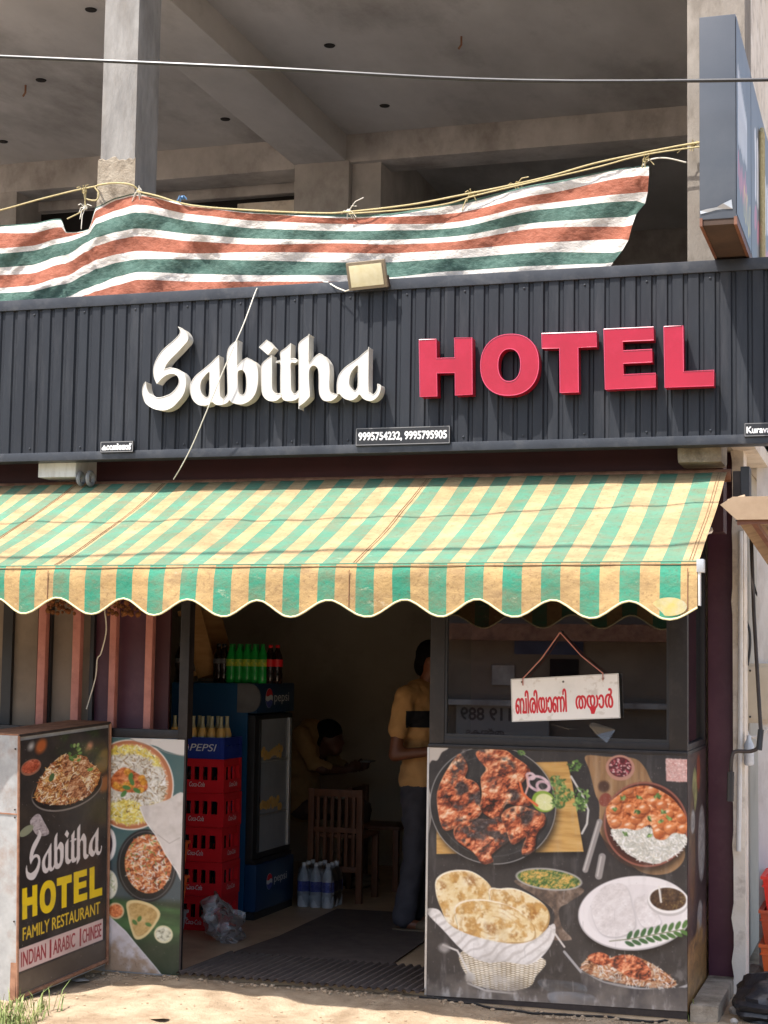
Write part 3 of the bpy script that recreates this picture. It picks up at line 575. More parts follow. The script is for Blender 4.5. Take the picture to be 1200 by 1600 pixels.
def poster_left():
    c = Cv(113, 372, 1.3, (58, 88, 88)); ox, oy = 175, 1152
    P = lambda l: [(x-ox, y-oy) for x, y in l]
    c.blend(np.clip((c.Y-170)/40, 0, 1), (52, 66, 72)); c.blend(np.clip((c.Y-252)/10, 0, 1), (30, 44, 30))
    lf = c.ramp(c.noise(14, 4, 3, sx=4, sy=.6), [(0, (18, 32, 20)), (.5, (38, 70, 36)), (1, (70, 110, 60))]); c.blend(np.clip((c.Y-255-.1*c.X)/6, 0, 1)*np.clip((330-c.Y)/30, 0, 1), lf)
    c.blend(c.ell(30, 75, 68, 73), (232, 226, 214)); c.blend(c.ell(30, 75, 66, 71), (178, 104, 66)); c.blend(c.ell(29, 75, 61, 66), (206, 140, 96))
    rc = c.ell(28, 75, 58, 63); c.blend(rc, (214, 206, 186))
    yl = rc*np.clip(np.maximum((40-c.Y)/18, (c.Y-100)/16)+np.clip((c.X-55)/20, 0, 1)*.6+(c.noise(18, 3, 6)-.5)*2, 0, 1); c.blend(yl, (214, 192, 84))
    c.grains(rc*(1-yl), 720, 8, 1.5, RICE+[(150, 120, 80)], 2); c.grains(yl, 620, 8, 1.5, YRICE, 3); c.grains(rc, 60, 4, 1, [(90, 60, 36)], 4)
    mk = c.poly(P([(178, 1215), (195, 1200), (215, 1208), (232, 1222), (230, 1236), (205, 1240), (185, 1238), (176, 1230)])); c.food(mk, 9, CUR, 5, 2.6)
    for k in range(9):
        rg = np.random.RandomState(k); x, y = rg.uniform(180, 228), rg.uniform(1206, 1236); c.food(c.ell(x-ox, y-oy, 6, 5, rg.rand()*3), 6, [(0, (120, 50, 10)), (.5, (224, 150, 44)), (1, (250, 220, 150))], k+50, 2)
    for x, y, a in ((200, 1232, .2), (208, 1222, 1.2), (216, 1236, .5), (196, 1242, 2.2), (206, 1214, 1.8)): c.blend(c.ell(x-ox, y-oy, 6.5, 3.4, a), (64, 116, 52))
    # dark bowl of fried rice
    c.blend(c.ell(60, 203, 46, 58), (20, 20, 22)); c.blend(c.ell(60, 203, 43, 55)-c.ell(60, 203, 41.5, 53.5), (80, 80, 80))
    mk = c.ell(62, 200, 36, 47); c.food(mk, 9, [(0, (44, 20, 12)), (.3, (150, 66, 34)), (.5, (206, 116, 66)), (.75, (230, 190, 140)), (1, (250, 236, 214))], 9, 2.6)
    c.grains(mk, 260, 5, 1.3, RICE+[(220, 150, 90), (190, 90, 50), (80, 120, 50)], 10)
    c.blend(c.ell(-1, 173, 13, 27), (230, 226, 222)); c.blend(c.ell(-4, 173, 10, 21), (50, 40, 50)); c.blend(c.ell(1, 237, 15, 24), (214, 212, 190)); c.grains(c.ell(1, 237, 12, 20), 60, 3, 1, [(150, 160, 110), (240, 240, 220)], 4)
    # torn away paper
    t = c.poly(P([(222, 1262), (240, 1258), (262, 1250), (292, 1244), (292, 1372), (276, 1352), (262, 1332), (246, 1302), (236, 1290), (228, 1278)])); c.food(t, 26, [(0, (186, 178, 168)), (.5, (212, 204, 196)), (1, (226, 220, 212))], 12, 1)
    c.line(P([(222, 1262), (230, 1282), (246, 1304), (262, 1334), (283, 1364)]), 1.6, (240, 236, 230)); c.line(P([(250, 1305), (268, 1318), (284, 1308)]), .8, (130, 118, 106), .7)
    t = c.poly(P([(205, 1150), (292, 1150), (292, 1176), (262, 1172), (244, 1164), (222, 1158)])); c.blend(t, (206, 200, 192)); c.line(P([(205, 1154), (240, 1165), (262, 1174), (288, 1178)]), 1, (150, 140, 130))
    # sauces on the leaf
    tri = P([(206, 1416), (222, 1411), (246, 1417), (258, 1430), (250, 1450), (236, 1468), (222, 1473), (214, 1458), (208, 1436)]); c.blend(c.poly(tri), (212, 188, 130)); ctr = np.array([55, 288]); tr2 = [tuple(ctr+(np.array(q)-ctr)*.84) for q in tri]; c.food(c.poly(tr2), 12, [(0, (150, 116, 60)), (.5, (190, 154, 92)), (1, (214, 186, 130))], 21, 2)
    for x, y, a in ((219, 1446, .8), (226, 1440, 2), (240, 1448, .3)): c.blend(c.ell(x-ox, y-oy, 5, 3, a), (70, 106, 50))
    c.blend(c.ell(14, 278, 13, 13), (206, 176, 130)); c.food(c.ell(14, 278, 10.5, 10.5), 5, CUR, 22, 2); c.blend(c.ell(88, 310, 14, 14), (214, 204, 160)); c.food(c.ell(88, 310, 11.5, 11.5), 6, [(0, (60, 60, 40)), (.4, (206, 204, 176)), (1, (240, 240, 224))], 23, 2)
    t = c.poly(P([(170, 1432), (186, 1446), (206, 1462), (228, 1488), (262, 1526), (170, 1526)]), False); c.food(t, 30, [(0, (168, 160, 158)), (.5, (196, 190, 192)), (1, (212, 206, 206))], 25, 1)
    d = t*np.clip((c.Y-318)/40+(40-c.X)/70+(c.noise(12, 5, 3)-.5)*2.2-.3, 0, 1); c.blend(d, (136, 110, 84), .85); c.specks(60, (90, 70, 54), 6, (.3, 1), t*np.clip((c.Y-310)/50, 0, 1))
    c.line(P([(170, 1432), (206, 1462), (262, 1526)]), 1.2, (226, 222, 220)); c.specks(70, (180, 176, 170), 8, (.2, .6))
    c.img = np.clip(c.img, 0, 1)**.85
    return c.blur(1)

def script_word(scale_fn):
    """outlines of the word, photo crop coordinates mapped by scale_fn"""
    k = 5.4545
    A = lambda l: catmull([scale_fn(200+x/k, 490+y/k) for x, y in l], 5)
    B = lambda l: catmull([scale_fn(400+x/k, 490+y/k) for x, y in l], 5)
    out = []
    out.append([A([(430, 114), (432, 117), (470, 135), (500, 170), (512, 205), (505, 235), (480, 265), (430, 320), (370, 380), (330, 430), (310, 474), (314, 476), (350, 465), (400, 470), (450, 490), (480, 520), (493, 570), (490, 630), (470, 690), (430, 745), (380, 795), (320, 822), (260, 820), (200, 800), (150, 760), (128, 700), (124, 650), (134, 610), (148, 586), (152, 588), (160, 640), (180, 685), (215, 706), (255, 718), (310, 708), (370, 680), (420, 625), (437, 575), (425, 535), (400, 515), (370, 510), (330, 522), (290, 550), (262, 580), (250, 595), (245, 593), (225, 545), (218, 500), (222, 450), (240, 400), (275, 340), (320, 290), (380, 240), (430, 190), (447, 155), (440, 130)])])
    out.append([A([(772, 361), (775, 366), (778, 450), (780, 560), (782, 690), (795, 718), (812, 738), (812, 772), (775, 778), (745, 772), (718, 752), (690, 775), (650, 784), (600, 775), (560, 740), (538, 690), (532, 620), (545, 580), (580, 530), (640, 480), (700, 430), (740, 390)]),
                A([(693, 497), (650, 535), (622, 580), (615, 630), (622, 670), (640, 700), (665, 717), (690, 700), (697, 640), (696, 560)])])
    out.append([A([(930, 230), (932, 234), (930, 300), (929, 400), (930, 446), (940, 440), (975, 402), (1012, 380), (1020, 381), (1060, 400), (1090, 430), (1105, 480), (1108, 560), (1100, 630), (1080, 690), (1040, 740), (980, 770), (930, 770), (885, 755), (865, 735), (850, 755), (813, 772), (813, 738), (830, 715), (848, 690), (852, 660), (850, 550), (846, 400), (850, 330), (875, 275)]),
                A([(935, 505), (960, 480), (985, 485), (1005, 520), (1012, 580), (1008, 650), (990, 690), (965, 697), (945, 680), (937, 640)])])
    sq = lambda l: np.array([scale_fn(400+x/k, 490+y/k) for x, y in l])
    out.append([sq([(30, 288), (92, 226), (152, 292), (105, 352)])])
    out.append([B([(132, 364), (135, 368), (136, 500), (137, 630), (150, 665), (180, 686), (205, 682), (222, 692), (210, 715), (175, 740), (130, 745), (90, 730), (60, 690), (50, 620), (48, 470), (60, 425), (90, 395)])])
    out.append([B([(296, 260), (298, 264), (297, 340), (298, 386), (330, 384), (358, 400), (340, 420), (298, 424), (297, 520), (298, 620), (303, 660), (325, 686), (345, 680), (362, 660), (369, 664), (369, 705), (340, 735), (290, 745), (245, 740), (225, 715), (214, 690), (212, 560), (212, 422), (180, 420), (178, 408), (212, 396), (210, 350), (216, 325), (250, 300)])])
    out.append([B([(452, 188), (453, 194), (451, 360), (453, 424), (470, 415), (500, 375), (538, 345), (545, 345), (570, 355), (600, 390), (622, 430), (628, 500), (625, 620), (635, 668), (655, 682), (695, 692), (690, 710), (660, 735), (630, 745), (580, 740), (550, 700), (540, 640), (540, 560), (535, 480), (510, 446), (480, 446), (456, 480), (452, 560), (460, 690), (448, 722), (410, 760), (372, 786), (369, 784), (368, 400), (366, 290), (380, 242)])])
    out.append([B([(960, 308), (962, 314), (960, 640), (975, 675), (1000, 692), (1025, 670), (1038, 640), (1039, 606), (1043, 604), (1064, 616), (1060, 660), (1040, 705), (1000, 738), (960, 742), (920, 725), (886, 688), (860, 715), (820, 738), (770, 730), (735, 705), (716, 684), (696, 684), (694, 640), (697, 580), (715, 520), (760, 465), (820, 420), (870, 385), (920, 340)]),
                B([(872, 442), (835, 470), (805, 520), (795, 580), (800, 620), (825, 650), (845, 662), (865, 640), (873, 600), (873, 520)])])
    return out
def block_word(fn):
    h = lambda l: np.array([fn(640+x/5, 490+y/5) for x, y in l])
    e = lambda l: np.array([fn(860+x/4.286, 490+y/4.286) for x, y in l])
    def oval(cx, cy, rx, ry, n=44, pw=2.25):
        r = []
        for k in range(n):
            a = 2*math.pi*k/n; c, s = math.cos(a), math.sin(a)
            r.append((cx+rx*math.copysign(abs(c)**(2/pw), c), cy+ry*math.copysign(abs(s)**(2/pw), s)+(-.045*(rx*c))))
        return h(r)
    return [[h([(75, 205), (208, 200), (210, 350), (353, 345), (350, 190), (487, 187), (490, 632), (357, 638), (355, 462), (212, 465), (215, 645), (82, 650)])],
            [oval(782, 400, 227, 239), oval(779, 402, 89, 128)],
            [np.array([fn(*q) for q in ((846.6, 521.4), (931.9, 518.5), (932.3, 541.8), (903.2, 543.2), (903.9, 613), (875.2, 613.7), (874.5, 544.1), (847, 544.4))])],
            [e([(358, 105), (690, 90), (692, 178), (485, 187), (487, 250), (680, 240), (682, 325), (488, 335), (490, 410), (705, 400), (705, 493), (367, 508)])],
            [e([(760, 88), (888, 80), (892, 388), (1095, 380), (1095, 483), (767, 495)])]]

def poster_board():
    W, H = 143, 411; c = Cv(W, H, 1.25, (38, 34, 33))
    def uv(x, y):
        s = (x-27)/143; top = 1147-.139*(x-27); bot = 1558-.385*(x-27); return (s*W, (y-top)/(bot-top)*H)
    P = lambda l: [uv(x/3.2, 1100+y/3.2) for x, y in l]
    c.blend(np.clip((c.noise(50, 4, 2)-.45)*2, 0, 1)*np.clip((170-c.Y)/60, 0, 1), (66, 54, 40), .7)
    for x, y, r, col in ((190, 180, 8, (190, 90, 40)), (140, 180, 4, (200, 196, 190)), (440, 190, 6, (220, 150, 110)), (520, 260, 14, (120, 96, 50)), (530, 380, 10, (150, 90, 50))):
        (X, Y), = P([(x, y)]); c.blend(c.ell(X, Y, r, r*1.5, .3, 6), col, .8)
    c.food(np.clip((c.noise(24, 4, 5)-.52)*5, 0, 1)*np.clip((70-c.Y)/20, 0, 1)*np.clip((c.X-50)/20, 0, 1), 10, [(0, (20, 30, 16)), (1, (66, 84, 44))], 8, 2, op=.7)
    (X, Y), = P([(140, 290)]); c.blend(c.ell(X, Y, 16, 13, -.3), (140, 90, 70)); c.food(c.ell(X, Y-1, 14, 10.5, -.3), 5, [(0, (90, 30, 16)), (.5, (180, 80, 54)), (1, (230, 160, 130))], 5, 2)
    (X, Y), = P([(330, 395)]); c.blend(c.ell(X, Y+4, 58, 36, -.03), (118, 110, 104)); c.blend(c.ell(X, Y+2.5, 57, 34.5, -.03), (26, 22, 22))
    mk = c.poly(P([(165, 460), (170, 400), (200, 330), (250, 270), (310, 225), (340, 240), (400, 230), (440, 265), (490, 300), (505, 340), (480, 400), (440, 445), (380, 475), (300, 492), (220, 485)])); c.food(mk, 14, [(0, (50, 26, 14)), (.28, (130, 70, 34)), (.5, (196, 130, 70)), (.72, (226, 192, 140)), (1, (248, 232, 206))], 14, 2.8, 6)
    c.grains(mk, 420, 6, 1.3, [(236, 222, 196), (220, 190, 140), (210, 160, 80), (180, 90, 50), (240, 232, 216), (120, 60, 30)], 15)
    for i, q in enumerate(([(310, 330), (300, 260), (330, 225), (355, 250), (345, 330)], [(390, 320), (400, 250), (430, 240), (450, 300), (430, 350)], [(330, 420), (360, 330), (420, 380), (430, 440), (370, 450)])): c.food(c.poly(P(q)), 10, BIR, 30+i, 2.6)
    (X, Y), = P([(365, 225)])
    for k in range(14): rg = np.random.RandomState(k); c.blend(c.ell(X+rg.uniform(-9, 9), Y+rg.uniform(-16, 12), 3.6, 2.3, rg.rand()*3), GRN[k % 4])
    (X, Y), = P([(448, 305)]); c.blend(c.ell(X, Y, 5, 3), (110, 150, 70)); (X, Y), = P([(245, 345)]); c.blend(c.ell(X, Y, 4, 7, .3), (60, 90, 50))
    c.food(c.poly(P([(140, 570), (180, 535), (210, 580), (235, 640), (180, 650), (150, 610)])), 6, [(0, (90, 80, 80)), (.5, (170, 158, 160)), (1, (206, 196, 198))], 44, 2); c.blend(c.ell(*P([(120, 622)])[0], 12, 7, -.5), (132, 136, 110))
    # the word in script, stretched into its box
    raw = script_word(lambda x, y: (x, y)); A = np.concatenate([q for L in raw for q in L]); mn, mx = A.min(0), A.max(0)
    x0, x1, y0, y1 = .072*W, .945*W, .37*H, .568*H
    fit = lambda q: np.stack([x0+(q[:, 0]-mn[0])/(mx[0]-mn[0])*(x1-x0), y0+(q[:, 1]-mn[1])/(mx[1]-mn[1])*(y1-y0)], 1)
    for L in raw: c.blend(c.polys([fit(q) for q in L]), (214, 206, 204))
    raw = block_word(lambda x, y: (x, y+.0505*(x-655))); A = np.concatenate([q for L in raw for q in L]); mn, mx = A.min(0), A.max(0); x0, x1, y0, y1 = .035*W, .955*W, .588*H, .722*H
    for L in raw: c.blend(c.polys([fit(q) for q in L]), (232, 196, 28))
    c.text('FAMILY RESTAURANT', .045*W, .746*H, .93*W, .797*H, (214, 176, 44), .35)
    c.blend(c.poly([(0, .824*H), (.968*W, .824*H), (.968*W, .914*H), (0, .914*H)], False), (208, 178, 172))
    for t_, a, b in (('INDIAN', .03, .30), ('|', .345, .36), ('ARABIC', .385, .635), ('|', .69, .705), ('CHINESE', .725, .95)): c.text(t_, a*W, (.84 if t_ != '|' else .832)*H, b*W, (.898 if t_ != '|' else .905)*H, (140, 38, 44), .35)
    d = np.clip((c.Y-.915*H)/4, 0, 1); c.blend(d, (84, 72, 62), .8)
    c.blend(np.clip((c.noise(30, 5, 77)-.5)*3, 0, 1)*np.clip((c.Y-120)/260, 0, 1), (130, 116, 104), .35); c.specks(110, (170, 164, 158), 3, (.2, .7))
    c.img = np.clip(c.img, 0, 1)**.88
    return c

def poster_counter_side():
    c = Cv(60, 200, 2, (48, 40, 40)); c.food(np.ones_like(c.X), 30, [(0, (30, 26, 28)), (.5, (60, 48, 46)), (1, (100, 82, 74))], 3, 1.5)
    for x, y, a, b, col in ((22, 30, 8, 18, (176, 172, 110)), (14, 78, 10, 48, (110, 82, 56)), (44, 78, 12, 32, (176, 170, 168)), (38, 138, 9, 14, (180, 172, 168)), (52, 150, 9, 22, (130, 100, 90)), (16, 55, 7, 10, (190, 186, 180)), (34, 18, 6, 16, (160, 76, 46))):
        c.blend(c.ell(x, y, a, b), np.array(col)*.7); c.food(c.ell(x, y, a*.85, b*.85), 6, [(0, tuple(int(q*.6) for q in col)), (1, tuple(min(255, int(q*1.1)) for q in col))], int(x+y), 2)
    c.food(np.clip((c.Y-140)/14+(c.noise(10, 3, 4)-.5)*3-.4*(c.X > 44), 0, 1), 8, [(0, (96, 66, 34)), (.5, (156, 116, 66)), (1, (190, 150, 96))], 9, 2)
    c.specks(60, (170, 160, 150), 3, (.3, .8)); return c

def mural():
    c = Cv(120, 100, 2, (118, 117, 115)); n = c.noise(40, 4, 3); c.blend(np.clip((n-.4)*2, 0, 1), (92, 92, 92), .6)
    rg = np.random.RandomState(3)
    for k in range(10): x = 12+k*7.5; c.blend(c.poly([(x, 26+k*1.5), (x+4, 22+k*1.2), (x+6, 40), (x+5, 58+rg.rand()*6), (x+1, 60), (x+1.5, 44)]), (232, 230, 228), .95)
    for k in range(8): x = 14+k*9; c.blend(c.ell(x, 76+rg.uniform(-4, 6), 4, 8, .3), (206, 120, 136), .8)
    for k in range(5): x = 60+k*12; c.blend(c.ell(x, 84+rg.uniform(-4, 6), 5, 9, .2)-c.ell(x, 84, 3, 6), (226, 206, 110), .8)
    return c

def hanging_print():
    c = Cv(171, 72, 2.0, (240, 239, 237)); c.blend(np.clip((c.noise(40, 4, 3)-.45)*2.5, 0, 1), (214, 212, 210), .5)
    c.blend(c.poly([(60, 72), (110, 40), (100, 10), (171, -6), (171, 78)], False), (240, 238, 236), .5)
    red = (206, 24, 40)
    c.text('ബിരിയാണി', 7, 21, 88, 59, red, .75); c.text('ത', 103, 33.5, 119, 55, red, .75); c.text('യ', 120.5, 33.5, 138, 55, red, .75)
    c.blend(c.poly([(124, 54), (135, 54), (133, 60), (131.5, 64), (126.5, 64), (126, 60)], False), red); c.text('ാ', 139, 33.5, 147, 55, red, .75); c.text('ർ', 149, 24, 161, 55, red, .75)
    for x, y in ((18, 6), (84, 9), (147, 7)): c.blend(c.ell(x, y, 1.7, 1.7), (90, 84, 78))
    c.blend(np.clip((c.noise(12, 5, 8)-.64)*7, 0, 1), (170, 160, 146), .3); c.line([(1, 1), (170, 1), (170, 71), (1, 71), (1, 1)], .8, (170, 166, 160)); return c

# ------------------------------------------------------------------ ground, road, floor
_vt = {}
def vnoise(x, y, s, seed=0):
    if seed not in _vt: _vt[seed] = np.random.RandomState(seed).rand(128, 128)
    T = _vt[seed]; gx = x/s+31.3; gy = y/s+17.7
    x0 = np.floor(gx).astype(int); y0 = np.floor(gy).astype(int); fx = gx-x0; fy = gy-y0; fx = fx*fx*(3-2*fx); fy = fy*fy*(3-2*fy)
    return (T[y0 % 128, x0 % 128]*(1-fx)+T[y0 % 128, (x0+1) % 128]*fx)*(1-fy)+(T[(y0+1) % 128, x0 % 128]*(1-fx)+T[(y0+1) % 128, (x0+1) % 128]*fx)*fy
def gz(x, y):
    x = np.asarray(x, float); y = np.asarray(y, float)
    near = np.exp(-np.maximum(0, -y-2.5)/2.0)
    z = -.03-.035*np.clip(-y, 0, 2)+(.05*(vnoise(x, y, .9, 1)-.5)+.022*(vnoise(x, y, .23, 2)-.5)+.010*(vnoise(x, y, .07, 3)-.5))*near
    z = z-.018*np.clip(x, 0, 2)
    ins = (x < 1.27) & (x > -5.6) & (y > 0.03); z = np.where(ins, -.16, z)
    return z
def nonuni(a, fine0, fine1, st, b):
    m = np.arange(fine0, fine1, st); l = fine0-np.geomspace(st*2, fine0-a, 14)[::-1]; r = fine1+np.geomspace(st*2, b-fine1, 14); return np.concatenate([l, m, [fine1], r])
gx = nonuni(-400, -2.6, 2.4, .022, 400); gy = nonuni(-400, -1.7, 1.5, .022, 400)
GX, GY = np.meshgrid(gx, gy); GZ = gz(GX, GY)
mb = MB(); nx = len(gx); mb.v = list(zip(GX.ravel(), GY.ravel(), GZ.ravel()))
ii = np.arange(len(gy)*nx).reshape(len(gy), nx)
mb.f = [tuple(q) for q in np.stack([ii[:-1, :-1], ii[:-1, 1:], ii[1:, 1:], ii[1:, :-1]], -1).reshape(-1, 4).tolist()]; mb.mi = [0]*len(mb.f)
setp(mb.build('ground', M['dirt'], None, True, deg=80), kind='structure')
mb = MB(); mb.add([(-400, -9.5, -.085), (400, -9.5, -.085), (400, -5.2, -.085), (-400, -5.2, -.085)], [(0, 1, 2, 3)])
setp(mb.build('road', M['asphalt']), kind='structure')
mb = MB(); mb.box(-5.5, 1.25, .012, 6.0, -.2, 0.0)
setp(mb.build('shop_floor', M['floor']), kind='structure')

# ------------------------------------------------------------------ the concrete building
bd = thing('concrete_building', 'unfinished concrete building with an open upper floor above the shop', 'building', (0, 2, 0))
mb = MB().box(-9, 1.52, .16, 9, 2.78, 3.02); mb.build('upper_floor', M['concrete'], bd)
mb = MB().box(-9, 1.9, -.02, 9.2, 6.0, 6.2); mb.build('ceiling', M['ceiling'], bd)
def boxp(name, x0, x1, y0, y1, z0, z1, m, b=.012): return MB().box(x0, x1, y0, y1, z0, z1, b=b).build(name, m, bd, True)
# front columns
cl = boxp('column', -1.975, -1.764, .16, .44, 3.02, 6.0, M['concrete_col'], .008)
cl['label'] = 'smooth grey column with a cracked plaster foot'
rgp = np.random.RandomState(3)
mb = MB()       # broken plaster band low on the column front
pts = [(x, 4.32+rgp.uniform(-.014, .014)) for x in np.linspace(-1.983, -1.755, 12)]
top = [(x, .150, z) for x, z in pts]; bot = [(x, .150, 3.03) for x, z in pts]; n = len(pts)
topb = [(x, .165, z+.01) for x, z in pts]
mb.add(top+bot+topb, [(i, i+1, n+i+1, n+i) for i in range(n-1)]+[(i, i+1, 2*n+i+1, 2*n+i) for i in range(n-1)]); mb.build('plaster', M['concrete_old'], cl)
boxp('column', 1.238, 1.52, .16, .50, 3.02, 6.0, mat('stained_column_concrete', lin((122, 114, 104)), lin((154, 146, 136)), 9, .9, bump=.5, bscale=24, stretch=(1.5, 1.5, .6), c3=lin((98, 88, 78)), c3scale=4.5, c3amt=.8, spec=.2), .01)
boxp('column', -2.65, -2.16, 4.93, 5.4, 3.02, 5.78, M['concrete'])
boxp('column', -6.0, -5.32, 4.95, 5.4, 3.02, 5.78, M['concrete'])
boxp('beam', -2.66, -2.19, .17, 4.95, 5.775, 6.01, M['ceiling'])
boxp('beam', -9, -2.652, 4.94, 5.3, 5.74, 6.01, M['concrete'])
boxp('beam', -2.196, 1.9, 4.94, 5.3, 5.76, 6.01, M['concrete'])
boxp('beam', -9, 1.2, -.01, .12, 6.02, 6.35, M['concrete'])
boxp('back_wall', -9, 1.4, 8.6, 8.8, 3.02, 6.0, M['concrete'])
boxp('partition', -2.158, -1.9, 5.0, 8.6, 3.02, 6.0, M['concrete'])
boxp('block_wall', at(372, 320, 5.35)[0], -2.66, 5.33, 5.415, 3.02, at(400, 317, 5.35)[2], M['cream_paint'])
boxp('dark_room_sheet', -9, -2.66, 5.42, 5.5, 3.02, 5.66, M['dark_hole'])  # near-black sheet imitates the darkness of the closed back rooms
boxp('partition', -9, -2.66, 5.34, 5.41, 5.66, 5.76, M['concrete'])
boxp('side_wall', 1.40, 1.52, .52, 9, 2.7, 6.0, M['cream_paint'])
boxp('slot_window', 1.505, 1.523, 1.95, 2.25, 4.35, 5.2, M['dark_hole'], .002)
for px, py in ((142, 15), (64, 125), (515, 71), (352, 186), (601, 165), (5, 221)):
    p = atz(px, py, 5.999); MB().lathe([(.038, -.006), (.042, .0), (.02, .004)], p, 14).build('junction_box', M['dark_hole'], bd)
for px, py in ((721, 57), (40, 133)):
    p = atz(px, py, 6.0); MB().tube([p, p-np.array([0, 0, .06]), p-np.array([.02, 0, .09])], .008, 6).build('ceiling_hook', M['rust'], bd)
# ground floor shell
boxp('lintel', -5.5, 1.39, .34, .5, 2.25, 2.77, M['maroon_dark'], 0)
boxp('room_wall', -5.6, -5.48, .1, 6, 0, 2.75, M['interior'], 0)
boxp('room_wall', -5.5, 1.5, 4.6, 4.75, 0, 2.75, M['interior'], 0)
boxp('room_wall', 1.26, 1.40, .95, 6, 0, 2.75, M['interior'], 0)
boxp('room_ceiling', -5.5, 1.4, .5, 4.7, 2.70, 2.77, M['interior_ceiling'], 0)
boxp('room_wall', -3.4, -3.28, .25, 4.6, 0, 2.7, M['interior'], 0)
boxp('partition', -.93, -.80, 3.3, 4.6, 0, 2.7, M['interior'], 0)
boxp('pillar', 1.262, 1.392, .80, .94, -.05, 2.76, M['maroon'], .006)
a = at(60, 722, .1); b = at(118, 745, .1); boxp('bracket', a[0], b[0], .1, .36, b[2], 2.77, M['white_paint'], .006)
a = at(1058, 700, .1); b = at(1128, 722, .1); boxp('bracket', a[0], b[0], .1, .36, b[2], 2.77, M['concrete_old'], .02)
# painted end wall of the shop: cream edge strip and white wall behind
nb = thing('neighbour_wall', 'white painted neighbouring wall with flaking cream edge', 'wall', (1.6, 1.3, 0))
mb = MB(); rgp = np.random.RandomState(5); zs = np.linspace(-.1, 2.72, 40); xl = 1.394+np.where(rgp.rand(40) > .72, -1, 0)*rgp.rand(40)*.012
vs = []
for z, x in zip(zs, xl): vs += [(x, .74, z), (1.452, .74, z), (1.452, .93, z), (x, .93, z)]
fs = [];
for i in range(39):
    for k in range(4): fs.append((i*4+k, i*4+(k+1) % 4, (i+1)*4+(k+1) % 4, (i+1)*4+k))
mb.add(vs, fs+[(0, 1, 2, 3), (156, 157, 158, 159)]); mb.build('edge_pier', M['cream_paint'], nb)
for x0 in np.arange(1.453, 2.9, .092): MB().box(x0, x0+.0905, 1.62, 1.65, -.1, 3.2, b=.003).build('board', M['white_paint'], nb)
MB().box(1.456, 1.53, 1.50, 1.56, -.1, 2.75).build('corner_post', M['white_paint'], nb)

# ------------------------------------------------------------------ sign fascia of ribbed sheet
FX0, FX1, FZ0, FZ1 = -5.6, 2.15, 2.635, 3.523
fa = thing('sign_fascia', 'long charcoal ribbed metal sign fascia above the striped awning', 'sign fascia', (-.5, .05, FZ0))
pitch = .0755; prof = [(0, 0), (.040, 0), (.047, .010), (.060, .010), (.068, 0)]
mb = MB(); vs = []; fs = []
x = FX0
while x < FX1:
    for dx, dy in prof: vs.append((x+dx, .0+dy))
    x += pitch
nz = 2; V = [(a, b, z) for z in (FZ0+.012, FZ1-.015) for a, b in vs]; n = len(vs)
fs = [(i, i+1, n+i+1, n+i) for i in range(n-1)]; mb.add(V, fs); mb.build('ribbed_sheet', M['fascia'], fa)
mb = MB().box(FX0, FX1, -.010, .10, FZ1-.058, FZ1, b=.004); mb.build('top_flashing', M['flashing'], fa, True)
mb = MB().box(FX0, FX1, -.010, .10, FZ0, FZ0+.045, b=.004); mb.build('bottom_flashing', M['flashing'], fa, True)
MB().box(FX0, FX1, .07, .09, FZ0+.05, FZ1-.06).build('backing', M['steel_dark'], fa)
for x in (-2.02, -.74, .545, 1.60): MB().box(x, x+.010, -.0035, .001, FZ0+.045, FZ1-.058).build('lap_joint', M['fascia'], fa)
sc0 = None; k = 0
for x in np.arange(FX0+.02+pitch*4, FX1, pitch*4):
    for z in (FZ0+.07, FZ1-.085):
        if sc0 is None: sc0 = MB().ellipsoid((x, -.002, z), (.006, .004, .006), 8, 4).build('screw', M['flashing'], fa); s0_ = (x, z)
        else: c_ = sc0.copy(); COL.objects.link(c_); c_.location = (x-s0_[0], 0, z-s0_[1])

def extrude(polys, yf, yb):
    """front face (holes allowed) plus returns; polys are world x,z loops"""
    bm = bmesh.new(); loops = []
    for P in polys:
        vf = [bm.verts.new((p[0], yf, p[1])) for p in P]; vb = [bm.verts.new((p[0], yb, p[1])) for p in P]
        loops.append((vf, vb))
    edges = []
    for vf, vb in loops:
        for i in range(len(vf)): edges.append(bm.edges.new((vf[i], vf[(i+1) % len(vf)])))
    bmesh.ops.triangle_fill(bm, use_beauty=True, use_dissolve=False, edges=edges)
    for f in bm.faces: f.material_index = 0
    for vf, vb in loops:
        for i in range(len(vf)):
            j = (i+1) % len(vf); f = bm.faces.new((vf[i], vf[j], vb[j], vb[i])); f.material_index = 1
    bm.verts.index_update()
    m = MB(); m.v = [v.co[:] for v in bm.verts]; m.f = [tuple(v.index for v in f.verts) for f in bm.faces]; m.mi = [f.material_index for f in bm.faces]; bm.free()
    return m
def dedupe(P):
    out = [P[0]]
    for p in P[1:]:
        if np.hypot(*(p-out[-1])) > 4e-4: out.append(p)
    if np.hypot(*(out[0]-out[-1])) < 4e-4: out.pop()
    return np.array(out)
LY = -.082
toxz = lambda x, y: (lambda q: (q[0], q[2]))(at(x, y, LY))
w1 = thing('script_lettering', 'raised white script word fixed on the charcoal fascia', 'sign lettering', tuple(at(410, 640, -.03)))
for i, L in enumerate(script_word(toxz)):
    L = [dedupe(np.array(q)) for q in L]; lo = extrude(L, LY-.0008*i, -.014).build('letter', [M['white_letter'], M['white_side']], w1)
    for q in L: MB().tube([(p[0], LY-.0008*i, p[1]) for p in list(q)+[q[0], q[1]]], .0022, 5, cap=False).build('edge_trim', M['white_side'], lo)
w2 = thing('block_lettering', 'raised glossy red capital letters spelling a word on the fascia', 'sign lettering', tuple(at(885, 620, -.03)))
